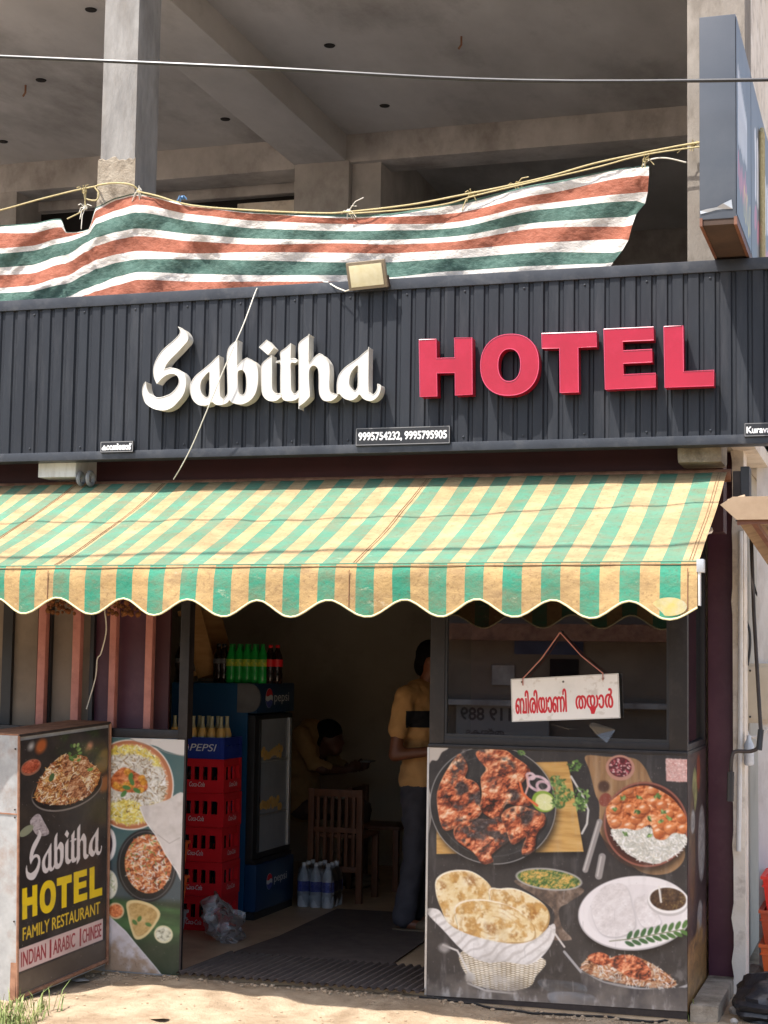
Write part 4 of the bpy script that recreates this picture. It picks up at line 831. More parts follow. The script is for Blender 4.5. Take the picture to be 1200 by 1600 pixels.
for L in block_word(toxz):
    L = [dedupe(np.array(q)) for q in L]; lo = extrude(L, LY, -.014).build('letter', [M['red_face'], M['red_side']], w2)
    for q in L: MB().tube([(p[0], LY, p[1]) for p in list(q)+[q[0]]], .0026, 5, cap=False).build('edge_trim', M['red_trim'], lo)

def number_plate(name, label, corners, Y, txt, w, h, S, boxes, bg=(26, 26, 28), fg=(236, 234, 230), border=True):
    a = at(corners[0], corners[1], Y); b = at(corners[2], corners[3], Y)
    t = thing(name, label, 'sign plate', ((a[0]+b[0])/2, Y+.006, b[2]))
    MB().box(a[0], b[0], Y+.001, Y+.012, b[2], a[2]).build('backing', M['plate_black'], t)
    c = Cv(w, h, S, bg)
    if border: c.line([(1, 1), (w-1, 1), (w-1, h-1), (1, h-1), (1, 1)], .7, (150, 148, 146))
    for s_, x0, y0, x1, y1, bo in boxes: c.text(s_, x0, y0, x1, y1, fg, bo)
    c.sheet('print', lambda u, v: np.stack([a[0]+u*(b[0]-a[0]), np.full_like(u, Y-.0015), a[2]+v*(b[2]-a[2])], -1), M['print_clean'], t)
number_plate('number_plate', 'black plate with two white phone numbers under the red letters', (556, 669, 703, 693), -.022, '', 147, 24, 3, [('9995754232, 9995795905', 5, 6.5, 142, 18.5, .45)])
number_plate('name_plate', 'small black plate with white Malayalam place name near the fascia foot', (157, 690, 208, 706), -.022, '', 51, 16, 4, [('കറവൻേതാട്', 3, 3.5, 48, 12.5, .4)])
number_plate('name_plate', 'small black plate with white English place name at the fascia end', (1163, 661, 1216, 681), -.022, '', 53, 20, 3, [('Kuravan', 4, 6, 47, 15, .5)])

# ------------------------------------------------------------------ flood light on the fascia
p = at(575, 450, -.03); fl = thing('flood_light', 'small rectangular led floodlight on top of the fascia', 'floodlight', tuple(p))
def tilted(name, c, w, h, d, m, par, off=0.0, b=.006, tilt=.35, roll=-.045):
    mb = MB().box(-w/2, w/2, -d, 0, -h/2, h/2, b=b); R = Matrix.Rotation(roll, 3, 'Y') @ Matrix.Rotation(tilt, 3, 'X')
    mb.v = [tuple(np.array(c)+np.array(R @ Vector((v[0], v[1]-off, v[2])))) for v in mb.v]; return mb.build(name, m, par, True)
pc = at(575, 429, -.06); tilted('housing', pc, .205, .14, .028, M['bezel'], fl); tilted('lens', pc, .172, .108, .004, M['led'], fl, .0285, .001)
tilted('heat_sink', pc, .16, .10, .03, M['steel_dark'], fl, -.031)
mb = MB()
for s_ in (-1, 1): mb.tube([pc+np.array([s_*.105, 0, -.01]), pc+np.array([s_*.105, .03, -.055]), pc+np.array([s_*.06, .08, -.07])], .006, 6)
mb.tube([pc+np.array([-.066, .08, -.07]), pc+np.array([.066, .08, -.07])], .006, 6); mb.build('bracket', M['steel_dark'], fl, True)
q0 = at(550, 452, -.04); MB().tube([q0, at(540, 455, -.05), at(527, 450, -.03), at(512, 441, .0), at(505, 440, .04)], .0035, 6).build('lead', M['rope_white'], fl, True)

# ------------------------------------------------------------------ projecting box sign and painted side board
sg = thing('projecting_sign', 'grey blank edged box sign standing out over the fascia corner', 'box sign', (1.46, -.3, 3.555))
MB().box(1.385, 1.545, -.60, .145, 3.56, 4.487, b=.006).build('cabinet', mat('grey_flex_face', lin((72, 76, 82)), lin((84, 87, 92)), 2, .3, c3=lin((56, 63, 74)), c3scale=1.5, c3amt=.5, bump=.1, bscale=4), sg, True)
MB().box(1.388, 1.542, -.596, .14, 3.535, 3.5605).build('underside', mat('stained_plywood', lin((58, 42, 32)), lin((78, 58, 44)), 6, .8), sg)
MB().box(1.386, 1.398, -.603, .14, 3.53, 3.567).build('edge_trim', M['rust_bar'], sg); MB().box(1.535, 1.549, -.603, .14, 3.53, 3.567).build('edge_trim', M['rust_bar'], sg)
mb = MB(); P = [(1.388, -.604, 3.600), (1.42, -.607, 3.606), (1.46, -.606, 3.611), (1.49, -.612, 3.625), (1.525, -.606, 3.642)]; Q = [(1.39, -.604, 3.586), (1.42, -.604, 3.591), (1.46, -.604, 3.600), (1.49, -.604, 3.602), (1.53, -.604, 3.60)]
mb.add(P+Q, [(i, i+1, 6+i, 5+i) for i in range(4)]); mb.build('peeling_flap', M['alu'], sg)
mural().sheet('print', lambda u, v: np.stack([np.full_like(u, 1.5475), -.6+u*.74, 4.48-v*.9], -1), M['print_clean'], sg)
sb = thing('painted_board', 'weathered painted picture board flat against the side wall', 'sign board', (1.55, 1.2, 3.56))
MB().box(1.524, 1.545, .16, 2.2, 3.56, 4.487).build('board', M['concrete_col'], sb)
mural().sheet('print', lambda u, v: np.stack([np.full_like(u, 1.5465), .17+u*2.0, 4.48-v*.9], -1), M['print_clean'], sb)
mb = MB().tube([(1.56, .62, 3.45), (1.56, .62, 4.33), (1.56, .66, 4.36), (1.56, .70, 4.33), (1.56, .70, 3.45)], .012, 8); single(mb, 'bent_pipe', M['rope_yellow'], 'thin yellow bent pipe beside the painted board', 'pipe', sm=True)

# ------------------------------------------------------------------ shade cloth tied above the fascia
cols = [-480, -60, 0, 50, 95, 104, 138, 150, 185, 217, 300, 400, 540, 600, 700, 850, 990]
T = {-480: [352, 354, 364, 396, 404, 430, 440, 462, 470, 492, 500, 520], -60: [354, 356, 362, 392, 399, 424, 434, 455, 464, 485, 490, 500], 0: [352, 354, 364, 388, 396, 418, 430, 450, 458, 480, 486, 495], 50: [349, 351, 364, 384, 392, 414, 427, 446, 455, 475, 482, 495],
     95: [342, 344, 355, 372, 380, 400, 413, 433, 445, 466, 474, 492], 104: [362, 363, 364, 370, 378, 398, 411, 431, 443, 464, 472, 492], 138: [358, 359, 360, 361, 366, 378, 392, 413, 427, 450, 460, 492],
     150: [324, 326, 329, 341, 350, 371, 384, 406, 420, 445, 455, 492], 185: [308, 310, 312, 328, 338, 362, 374, 397, 410, 432, 445, 492], 217: [302, 304, 306, 320, 332, 357, 369, 392, 405, 425, 437, 490],
     300: [319, 321, 323, 335, 346, 366, 377, 396, 405, 428, 440, 490], 400: [331, 333, 334, 345, 357, 373, 382, 394, 407, 430, 440, 490], 540: [335, 339, 341, 350, 361, 375, 380, 395, 410, 430, 440, 490],
     600: [334, 337, 339, 350, 360, 375, 382, 396, 410, 434, 444, 490], 700: [318, 322, 334, 348, 357, 370, 378, 391, 404, 424, 440, 480], 850: [286, 289, 303, 318, 327, 347, 356, 379, 394, 415, 428, 470], 990: [261, 263, 276, 302, 314, 339, 354, 374, 395, 412, 425, 460]}
endx = [1014, 1014, 1014, 1012, 1008, 994, 988, 982, 972, 958, 950, 940]; endy = [259, 261, 275, 300, 318, 335, 352, 375, 392, 410, 422, 455]
KX = np.array([[c]*12 for c in cols]+[endx], float); KX[cols.index(990), 4:] = np.minimum(990, np.array(endx[4:])-14)
KY = np.array([T[c] for c in cols]+[endy], float)
SUBC = 14; colsf = np.linspace(0, len(KX)-1, (len(KX)-1)*SUBC+1); base = np.arange(len(KX))
def pchip(xs, ys, q):     # monotone-ish cubic
    d = np.gradient(ys, xs); i = np.clip(np.searchsorted(xs, q, 'right')-1, 0, len(xs)-2); h = xs[i+1]-xs[i]; t = (q-xs[i])/h
    return (2*t**3-3*t**2+1)*ys[i]+(t**3-2*t**2+t)*h*d[i]*.6+(-2*t**3+3*t**2)*ys[i+1]+(t**3-t**2)*h*d[i+1]*.6
px_ = np.stack([np.interp(colsf, base, KX[:, r]) for r in range(12)]); py_ = np.stack([pchip(base.astype(float), KY[:, r], colsf) for r in range(12)])
py_ = np.maximum.accumulate(py_, 0)
sub = 4; rows = []; band = []
for r in range(11):
    for k in range(sub): t = k/sub; rows.append((px_[r]*(1-t)+px_[r+1]*t, py_[r]*(1-t)+py_[r+1]*t)); band.append(r)
rows.append((px_[11], py_[11]))
nr, nc = len(rows), len(colsf); V = []
for j, (rx, ry) in enumerate(rows):
    for i in range(nc):
        fold = .022*math.sin(rx[i]*.045+ry[i]*.06)+.03*(vnoise(np.array(rx[i]), np.array(ry[i]*1.4), 38, 5)-.5)+.02*(vnoise(np.array(rx[i]+ry[i]*.8), np.array(ry[i]*.3), 11, 6)-.5)
        cr = abs(float(vnoise(np.array(rx[i]*.55+ry[i]*.9), np.array(ry[i]*.5-rx[i]*.25), 15, 8))-.5)*2; cr2 = abs(float(vnoise(np.array(rx[i]*.8-ry[i]*.7), np.array(ry[i]*.5+rx[i]*.1), 22, 9))-.5)*2
        fold += -.008*(1-min(1, cr*3))-.007*(1-min(1, cr2*3.5))
        fold += -.05*math.exp(-((rx[i]-150-.5*(ry[i]-330))/14)**2)+.045*math.exp(-((rx[i]-245-.75*(ry[i]-310))/12)**2)-.03*math.exp(-((rx[i]-270-.9*(ry[i]-310))/10)**2)
        V.append(at(rx[i], ry[i], min(.142, .105+.60*float(fold)*min(1, j/8+.12))))
bandc = [0, 1, 2, 1, 0, 1, 2, 1, 0, 1, 2]
mb = MB(); fs = []; mi = []
for j in range(nr-1):
    for i in range(nc-1): fs.append((j*nc+i, j*nc+i+1, (j+1)*nc+i+1, (j+1)*nc+i)); mi.append(bandc[band[j]])
mb.v = [tuple(p) for p in V]; mb.f = fs; mb.mi = mi
def cloth(name, a, b, tr=.25):
    m = mat(name, a, b, 30, .95, bump=.7, bscale=40, spec=.1, stretch=(1, 1, 1.6)); return m
single(mb, 'shade_cloth', [cloth('net_green', lin((64, 88, 80)), lin((92, 116, 106))), cloth('net_white', lin((196, 189, 180)), lin((216, 210, 202))), cloth('net_orange', lin((142, 86, 68)), lin((164, 106, 87)))],
       'green white and orange striped shade cloth sagging above the fascia', 'shade cloth', sm=True, deg=80)
def rope(name, pix, Y, r, m, label, n=7):
    P = catmull([at(x, y, Y+dy) for x, y, dy in pix], 6, False); return single(MB().tube(P, r, n), name, m, label, 'rope', sm=True)
rope('tie_rope', [(-420, 350, 0), (-200, 352, 0), (-90, 345, 0), (-10, 331, 0), (60, 312, 0), (120, 297, 0), (150, 291, -.01), (155, 289, -.04), (180, 286, -.055), (206, 289, -.06), (218, 300, -.03)], .15, .0052, M['rope_yellow'], 'yellow rope tied round the cracked column foot')
rope('support_rope', [(214, 299, -.01), (245, 306, 0), (300, 321, 0), (400, 329, 0), (500, 333, 0), (545, 331, 0), (640, 320, 0), (720, 305, 0), (800, 289, 0), (860, 275, 0), (930, 255, 0), (1000, 240, 0), (1060, 228, 0), (1096, 222, -.01)], .098, .005, M['rope_yellow'], 'long yellow rope carrying the shade cloth hem')
rope('second_rope', [(545, 334, 0), (640, 327, 0), (700, 318, 0), (745, 305, 0), (830, 285, 0), (930, 262, 0), (985, 247, 0), (1030, 238, 0), (1095, 229, 0)], .085, .004, M['rope_yellow'], 'thinner yellow rope running just below the long rope')
rope('loose_cord', [(1002, 262, 0), (1015, 250, 0), (1040, 247, 0), (1072, 254, .03)], .13, .004, M['rope_white'], 'loose pale cord from the shade cloth corner to the pillar')
kn = [(132, 299, 'rope_yellow'), (133, 325, 'rope_white'), (285, 309, 'rope_blue'), (218, 298, 'rope_white'), (545, 330, 'rope_white'), (737, 304, 'rope_yellow'), (806, 290, 'rope_yellow'), (1083, 226, 'rope_yellow'), (1008, 250, 'rope_yellow')]
wh = {132: 'yellow rope knot hanging left of the cracked column', 133: 'pale knot at the notch of the shade cloth', 285: 'frayed blue twine knot on the rope', 218: 'white knot at the shade cloth peak beside the column', 545: 'large white knot at the sagging middle of the rope', 737: 'yellow knot with hanging tails on the rising rope', 806: 'small yellow knot high on the rising rope', 1083: 'bristly yellow knot at the grey box sign', 1008: 'yellow knot at the shade cloth end corner'}
for k, (x, y, m) in enumerate(kn):
    rg = np.random.RandomState(k); p = at(x, y, .115); mb = MB().ellipsoid(p, (.015, .012, .012), 8, 5)
    for j in range(8):
        e = p+np.array([rg.uniform(-.06, .06), rg.uniform(-.02, 0), rg.uniform(-.08, .045)])*(1.5 if j == 0 else .8); mb.tube([p, (p+e)/2+np.array([0, -.012, .012]), e], .0027, 5)
    single(mb, 'rope_knot', M[m], wh[x], 'rope knot', 'knots on the cloth ropes', sm=True)
rope('tie_loop', [(132, 299, -.02), (134, 310, -.02), (150, 313, -.02), (154, 302, -.02), (148, 293, -.02)], .14, .0045, M['rope_yellow'], 'yellow rope loop beside the cloth notch')
rope('tie_drop', [(134, 300, -.02), (133, 315, -.02), (131, 328, -.02), (105, 342, -.02)], .14, .004, M['rope_yellow'], 'short yellow rope dropping to the cloth notch')

# overhead cables
P = [(-6.0, -1.62, 4.83), (-2.807, -1.296, 4.507), (-.667, -1.174, 4.254), (.882, -.947, 4.118), (3.2, -.72, 4.02)]
single(MB().tube(catmull(P, 8, False), .0085, 8), 'overhead_cable', M['cable'], 'grey overhead cable crossing in front of the upper floor', 'cable', sm=True)
P = [(-6.2, -3.1, 6.75), (-2.98, -2.55, 6.07), (-1.07, -2.48, 6.10), (.29, -2.44, 6.12), (3.2, -2.36, 6.3)]
single(MB().tube(catmull(P, 8, False), .021, 8), 'overhead_cable', M['cable_black'], 'black overhead cable slung higher than the grey one', 'cable', sm=True)
P = [at(402, 450, -.015), at(397, 462, -.03), at(380, 508, -.10), at(357, 560, -.14), at(328, 630, -.12), at(303, 690, -.05), at(286, 724, .0), at(271, 749, .06)]
single(MB().tube(catmull(P, 6, False), .0031, 6), 'slack_wire', M['rope_white'], 'thin cream wire slanting across the script word', 'wire', sm=True)

# ------------------------------------------------------------------ striped awning
def awn_mat(name, a, b, dirt):
    m = bpy.data.materials.new(name); m.use_nodes = True; t = m.node_tree; bs = t.nodes['Principled BSDF']; bs.inputs['Roughness'].default_value = .75; bs.inputs['Specular IOR Level'].default_value = .3
    g = nd(t, 'ShaderNodeNewGeometry'); outc = None
    def noise(sc_, st, det, ro):
        mp = nd(t, 'ShaderNodeMapping'); mp.inputs['Scale'].default_value = st; t.links.new(g.outputs['Position'], mp.inputs['Vector'])
        n = nd(t, 'ShaderNodeTexNoise'); n.inputs['Scale'].default_value = sc_; n.inputs['Detail'].default_value = det; n.inputs['Roughness'].default_value = ro; t.links.new(mp.outputs['Vector'], n.inputs['Vector']); return n.outputs['Fac']
    def rampf(f, p0, p1, v):
        r = nd(t, 'ShaderNodeValToRGB'); r.color_ramp.elements[0].position = p0; r.color_ramp.elements[1].position = p1; r.color_ramp.elements[0].color = (0, 0, 0, 1); r.color_ramp.elements[1].color = (v, v, v, 1); t.links.new(f, r.inputs['Fac']); return r.outputs['Color']
    def mix(f, A, Bc):
        x = nd(t, 'ShaderNodeMix', data_type='RGBA'); t.links.new(f, x.inputs[0])
        if isinstance(A, tuple): x.inputs[6].default_value = (*A, 1)
        else: t.links.new(A, x.inputs[6])
        x.inputs[7].default_value = (*Bc, 1); return x.outputs[2]
    c = mix(rampf(noise(3, (1, 1, 1), 5, .6), .35, .7, 1.0), a, b)
    c = mix(rampf(noise(5, (1, 1.6, 2.5), 9, .75), .42, .66, dirt), c, lin((122, 98, 70)))
    c = mix(rampf(noise(60, (1, .25, 1), 4, .7), .55, .70, dirt*.7), c, lin((98, 72, 50)))
    c = mix(rampf(noise(14, (.5, 2, 1), 6, .8), .62, .70, .4), c, lin((196, 186, 160)))
    t.links.new(c, bs.inputs['Base Color'])
    bp = nd(t, 'ShaderNodeBump'); bp.inputs['Strength'].default_value = .7; bp.inputs['Distance'].default_value = .01; t.links.new(noise(16, (1, 2.2, 1), 7, .65), bp.inputs['Height']); t.links.new(bp.outputs['Normal'], bs.inputs['Normal'])
    return m
M['awn_gt'] = awn_mat('awning_green_faded', lin((72, 120, 97)), lin((90, 136, 113)), .55)
M['awn_yt'] = awn_mat('awning_yellow_faded', lin((160, 136, 98)), lin((180, 157, 118)), .62)
M['awn_g'] = awn_mat('awning_green', lin((46, 124, 98)), lin((60, 140, 112)), .55)
M['awn_y'] = awn_mat('awning_yellow', lin((164, 134, 88)), lin((184, 155, 106)), .7)
aw = thing('striped_awning', 'green and yellow striped fabric awning with a scalloped valance', 'awning', (-.5, -.4, 2.0))
AF = -1.0
bx = [11, 35, 59.5, 88, 113, 137, 161, 185.5, 211, 236, 261, 287.5, 312.5, 338.7, 365.5, 392.5, 418.7, 445.5, 472, 500, 526.7, 558.7, 586.7, 615, 643, 671.7, 700, 728.7, 758, 787.5, 817.5, 847.5, 877.5, 908, 938.7, 970, 1001.7, 1032.5, 1065, 1091]
SX = [at(x, 900, AF)[0] for x in bx]
first_col = 1          # stripe right of boundary 11 is yellow
left = []; x = SX[0]; colr = 0; cl_ = []
while x > -5.2: left.append((x-.0745, x, colr)); x -= .0745; colr = 1-colr
strips = left[::-1]+[(SX[i], SX[i+1], (first_col+i) % 2) for i in range(len(SX)-1)]   # 0 green 1 yellow
scb = [at(x, 960, AF)[0] for x in (41, 146, 246, 354, 457.5, 576, 691, 806, 926, 1047)]
while scb[0] > -5.3: scb.insert(0, scb[0]-.309)
scb.append(scb[-1]+.36)
ztop = lambda x: 2.012+.006*(x/1.6)
def scal(x):
    i = int(np.clip(np.searchsorted(scb, x)-1, 0, len(scb)-2)); t = (x-scb[i])/(scb[i+1]-scb[i])
    c = .5+.5*math.cos(2*math.pi*t); return 1.858-.074*c**.95+.004*math.sin(x*3.1)
XE = SX[-1]
mb = MB(); rpt = [0, .02, .06]+list(np.linspace(.1, 1, 30)); NR = len(rpt)
def slope_pt(x, t):
    y = .21+(AF-.21)*t; z = 2.537+(ztop(x)-2.537)*t
    sag = -.020*math.sin(math.pi*t)-.006*math.sin(math.pi*t)*math.sin(x*7)
    z += sag+.005*(float(vnoise(np.array(x), np.array(y), .16, 4))-.5)+.004*math.sin(x*23+t*9)*math.sin(math.pi*t)
    if t < .02: z -= .012
    return (x, y, z)
for x0, x1, c_ in strips:
    xs = [x0, (x0+x1)/2, x1]; V = [slope_pt(x, t) for t in rpt for x in xs]
    mb.add(V, [(j*3+i, j*3+i+1, (j+1)*3+i+1, (j+1)*3+i) for j in range(NR-1) for i in range(2)], c_)
# merge seams by rebuilding with remove doubles
cn = mb.build('canopy', [M['awn_gt'], M['awn_yt']], aw)
def weld(o, d=1e-4, deg=60):
    bm = bmesh.new(); bm.from_mesh(o.data); bmesh.ops.remove_doubles(bm, verts=bm.verts[:], dist=d); bmesh.ops.recalc_face_normals(bm, faces=bm.faces[:]); bm.to_mesh(o.data); bm.free(); smooth(o.data, deg)
weld(cn)
mb = MB(); NV = 9; edge = []
for x0, x1, c_ in strips:
    xs = np.linspace(x0, x1, 7)
    V = []
    for k in range(NV):
        t = k/(NV-1)
        for x in xs:
            zt = ztop(x)+.002; zb = scal(x); z = zt+(zb-zt)*t
            y = AF-.010-.018*math.sin(min(1, t*3)*math.pi/2)+.008*math.sin(x*9.0)*t+.010*math.sin(x*3.3+1)*t
            V.append((x, y, z))
    edge += [V[(NV-1)*7+i] for i in range(7)]
    mb.add(V, [(j*7+i, j*7+i+1, (j+1)*7+i+1, (j+1)*7+i) for j in range(NV-1) for i in range(6)], c_)
va = mb.build('valance', [M['awn_g'], M['awn_y']], aw); weld(va)
MB().tube([(p[0], p[1]-.001, p[2]) for p in edge[::2]], .0045, 6).build('piping', M['piping'], va, True)
for i in (3, 20): pass
for x in (at(80, 900, AF)[0], at(549, 900, AF)[0], at(1076, 900, AF)[0]):       # seams
    MB().tube([(x, AF-.031+.008*math.sin(x*9)*t+.010*math.sin(x*3.3+1)*t, ztop(x)+(scal(x)+.008-ztop(x))*t) for t in (.12, .4, .7, 1)], .0016, 5).build('seam', M['rust_bar'], va)
for x in (at(1076, 900, AF)[0], at(549, 900, AF)[0], at(80, 900, AF)[0], -2.08, -2.62):
    for dx in (0, .012): MB().tube([(q[0], q[1], q[2]+.0015) for q in (slope_pt(x+dx, t) for t in np.linspace(.03, .995, 24))], .0017, 5).build('seam', M['seam'], cn)
for dz, m_ in ((.004, 'awn_gt'), (-.008, 'seam')): MB().tube([(x, AF-.006-(.012 if dz < 0 else 0), ztop(x)+dz) for x in np.linspace(-5.15, XE, 60)], .0042 if dz > 0 else .0022, 6).build('hem', M[m_], va, True)
MB().tube([(-5.15, AF+.03, 1.972), (XE-.01, AF+.03, 1.985)], .018, 10).build('front_bar', M['alu'], aw, True)
MB().tube([(-5.15, .235, 2.515), (1.44, .235, 2.515)], .032, 12).build('roller', M['rust'], aw, True)
MB().box(XE-.004, XE+.026, AF-.03, AF+.02, 1.975, 2.03, b=.004).build('end_cap', M['alu'], aw, True)
MB().box(XE+.002, XE+.008, AF-.025, AF+.03, 1.84, 1.975).build('end_flap', M['pvc'], aw)
for x in (-4.2, -1.6, .95):
    MB().tube([(x, .25, 2.44), (x+.45, -.38, 2.2), (x+.05, AF+.02, 1.985)], .018, 8).build('folding_arm', M['alu'], aw, True)
p = at(1046, 948, AF-.035)
mb = MB(); n = 30; mb.add([(p[0]+.072*math.cos(k*2*math.pi/n), AF-.042, p[2]+.038*math.sin(k*2*math.pi/n)) for k in range(n)], [tuple(range(n))]); st = mb.build('sticker', mat('faded_oval_sticker', lin((180, 164, 92)), lin((170, 168, 150)), 14, .6, c3=lin((160, 140, 70)), c3scale=18, c3amt=.8), va); st['label'] = 'faded yellow oval sticker'
for dx, r in ((-.03, .030), (.028, .034)):
    c0 = at(134, 748, .13)+np.array([dx, 0, 0]); P = [(c0[0], c0[1]+r*math.cos(a), c0[2]+r*math.sin(a)) for a in np.linspace(0, 2*math.pi, 15)]
    MB().tube(P, .012, 8).build('clamp_ring', M['roller_grey'], aw, True)
a = at(1163, 760, .25); MB().box(a[0]-.05, a[0]-.012, .2, .3, a[2]-.10, a[2]+.07, b=.004).build('wall_bracket', M['steel_dark'], aw); MB().box(a[0]-.012, a[0]+.03, .18, .30, a[2]-.09, a[2]+.09, b=.006).build('gear_box', M['black_plastic'], aw)
P = [at(1172, 790, .2), at(1178, 960, .12), at(1188, 1130, .05), at(1189, 1150, .04), at(1184, 1168, .03), at(1172, 1174, .02), at(1150, 1174, -.02), at(1144, 1182, -.03), at(1142, 1206, -.03)]
MB().tube(P[:3], .009, 8).build('crank_rod', M['steel_dark'], aw, True); MB().tube(catmull(P[2:], 5, False), .009, 8).build('crank_handle', M['steel_dark'], aw, True)
MB().tube([at(1142, 1206, -.03), at(1141, 1252, -.03)], .016, 10).build('crank_grip', M['black_plastic'], aw, True); MB().tube([at(1189, 1140, .045), at(1186, 1172, .03)], .014, 10).build('crank_joint', M['black_plastic'], aw, True)

# ------------------------------------------------------------------ serving counter with printed food picture
CXR, CZT = 1.255, 1.176
ct = thing('serving_counter', 'boxy serving counter wrapped in a printed food picture', 'counter', (.63, .4, 0))
MB().box(.004, CXR-.004, .006, .78, -.03, CZT-.006).build('body', M['steel_dark'], ct)
poster_counter().sheet('food_print', lambda u, v: np.stack([.001+u*(CXR-.002), np.full_like(u, 0.0)-.0015*np.sin(u*9)*np.sin(v*7), CZT-v*(CZT+.012-.02*u)], -1), M['print'], ct)
poster_counter_side().sheet('side_print', lambda u, v: np.stack([np.full_like(u, CXR), .004+u*.77, CZT-v*(CZT-.0)], -1), M['print'], ct)
MB().box(-.006, .004, -.004, .02, -.01, CZT).build('edge_strip', M['alu'], ct)
MB().box(-.002, CXR+.002, -.006, .785, CZT, CZT+.018, b=.003).build('counter_top', M['frame_dark'], ct, True)
# torn corner scrap already in print; window box above
wi = thing('display_window', 'dark framed glass display window standing on the serving counter', 'window', (.63, .4, CZT+.018))
WZ0, WZ1 = CZT+.018, 2.26
for nm, b in (('post', (.0, .075, .005, .055)), ('post', (CXR-.085, CXR, .005, .055)), ('post', (CXR-.045, CXR, .72, .775))): MB().box(*b, WZ0, WZ1, b=.004).build(nm, M['frame_dark'], wi, True)
for nm, b in (('bottom_rail', (.075, CXR-.085, .008, .052, WZ0, WZ0+.035)), ('top_rail', (.075, CXR-.085, .008, .052, WZ1-.05, WZ1)), ('side_rail', (CXR-.045, CXR-.003, .055, .72, WZ0, WZ0+.03)), ('side_rail', (CXR-.045, CXR-.003, .055, .72, WZ1-.05, WZ1))): MB().box(*b, b=.003).build(nm, M['frame_dark'], wi, True)
MB().box(.072, .085, .012, .04, WZ0+.035, WZ1-.05).build('bead', M['black_plastic'], wi); MB().box(CXR-.098, CXR-.085, .012, .04, WZ0+.035, WZ1-.05).build('bead', M['black_plastic'], wi); MB().box(.085, CXR-.098, .012, .04, WZ0+.035, WZ0+.05).build('bead', M['black_plastic'], wi)
MB().box(.08, CXR-.09, .026, .030, WZ0+.04, WZ1-.045).build('pane', M['glass_window'], wi)
MB().box(CXR-.026, CXR-.022, .06, .715, WZ0+.03, WZ1-.05).build('side_pane', M['glass_window'], wi)
MB().box(.02, CXR-.06, .74, .77, WZ0+.002, 2.2).build('rear_panel', M['maroon'], wi)
sc_ = thing('price_scrap', 'crumpled clear plastic scrap stuck on the window below the hanging sign', 'plastic scrap', tuple(at(930, 1160, .0)))
mb = MB(); pp = [(855, 1130), (885, 1138), (905, 1139), (925, 1128), (962, 1140), (948, 1161), (932, 1148), (920, 1134), (890, 1140)]
mb.add([at(x, y, .002-.012*(i % 2)) for i, (x, y) in enumerate(pp)], [(0, 1, 8), (1, 2, 8), (3, 4, 7), (4, 6, 7), (4, 5, 6)]); mb.build('scrap', M['film'], sc_)
hs = thing('hanging_sign', 'white board with red Malayalam lettering hanging on cords in the window', 'hanging sign', tuple(at(884, 1128, -.02)))
K = [np.array(at(*q, -.03)) for q in ((798, 1061), (966, 1052), (969, 1122), (800, 1128))]
def hb(u, v): return (K[0]*(1-u)[..., None]+K[1]*u[..., None])*(1-v)[..., None]+(K[3]*(1-u)[..., None]+K[2]*u[..., None])*v[..., None]
hanging_print().sheet('lettering', hb, M['print_clean'], hs)
mb = MB(); bk = [k+np.array([0, .001, 0]) for k in K]; bq = [k+np.array([0, .010, 0]) for k in K]; mb.hexa([bk[3], bk[2], bq[2], bq[3], bk[0], bk[1], bq[1], bq[0]]); mb.build('board', M['sign_white'], hs)
nl = at(875, 988, -.01)
for q in ((817, 1068), (942, 1060)): MB().tube([nl, at((875+q[0])/2, (988+q[1])/2+1, -.022), at(q[0], q[1]-8, -.032), at(q[0], q[1]+3, -.036)], .0032, 6).build('cord', M['pink_bar'], hs, True)
MB().tube([nl+np.array([0, .03, 0]), nl+np.array([0, -.012, .004])], .005, 6).build('nail', M['steel_dark'], hs)

# ------------------------------------------------------------------ partition at the left of the doorway
pt = thing('folding_partition', 'maroon and taupe panelled partition with pink steel bars beside the doorway', 'partition', (-2.0, .1, 0))
X = lambda px, Y, py=1050: at(px, py, Y)[0]
for p0, p1, m in ((-900, -70, 'taupe'), (-60, 8, 'taupe'), (18, 57, 'taupe'), (71, 114, 'taupe'), (126, 140, 'taupe'), (146, 171, 'maroon'), (181, 227, 'maroon'), (238, 264, 'maroon_dark')): MB().box(X(p0, .16), X(p1, .16), .16, .18, .0, 2.3, b=.003).build('panel', M[m], pt, True)
for p0, p1 in ((59, 71), (113, 125), (171, 181), (227, 238)): MB().box(X(p0, .10), X(p1, .10), .09, .13, .0, 2.3, b=.004).build('bar', M['pink_bar'], pt, True)
for p0, p1 in ((2, 17), (72, 78), (139, 145)): MB().box(X(p0, .13), X(p1, .13), .132, .158, .0, 2.3).build('stile', M['black_plastic'], pt)
MB().box(-5.4, -1.345, .01, .07, 1.178, 1.222, b=.004).build('middle_rail', M['frame_dark'], pt, True); MB().box(-5.4, -1.345, .02, .08, 2.24, 2.3, b=.004).build('top_rail', M['frame_dark'], pt, True)
MB().box(-1.345, -1.297, .004, .028, 0, 1.177).build('lower_stile', M['frame_dark'], pt); MB().box(-1.345, -1.293, .004, .07, 1.178, 2.3, b=.004).build('post', M['frame_dark'], pt, True)
lp = thing('door_panel', 'low metal panel with a torn rice dish poster beside the doorway', 'panel', (-1.5, .02, 0))
MB().box(-5.4, -1.352, .004, .03, -.02, 1.176).build('sheet', M['galv'], lp)
poster_left().sheet('food_print', lambda u, v: np.stack([-1.718+u*.417-.0*v, np.full_like(u, .0)-.004*np.exp(-((u-.55)/.06)**2)*(v < .45)-.002*np.sin(u*7+v*13), 1.174-v*1.185], -1), M['print'], lp)
MB().box(-1.303, -1.293, -.003, .003, -.01, 1.176).build('edge_strip', M['steel_dark'], lp)
rope2 = [at(163, 950, .05), at(166, 985, .05), at(158, 1020, .05), at(152, 1030, .05), at(149, 1060, .05), at(135, 1108, .06)]
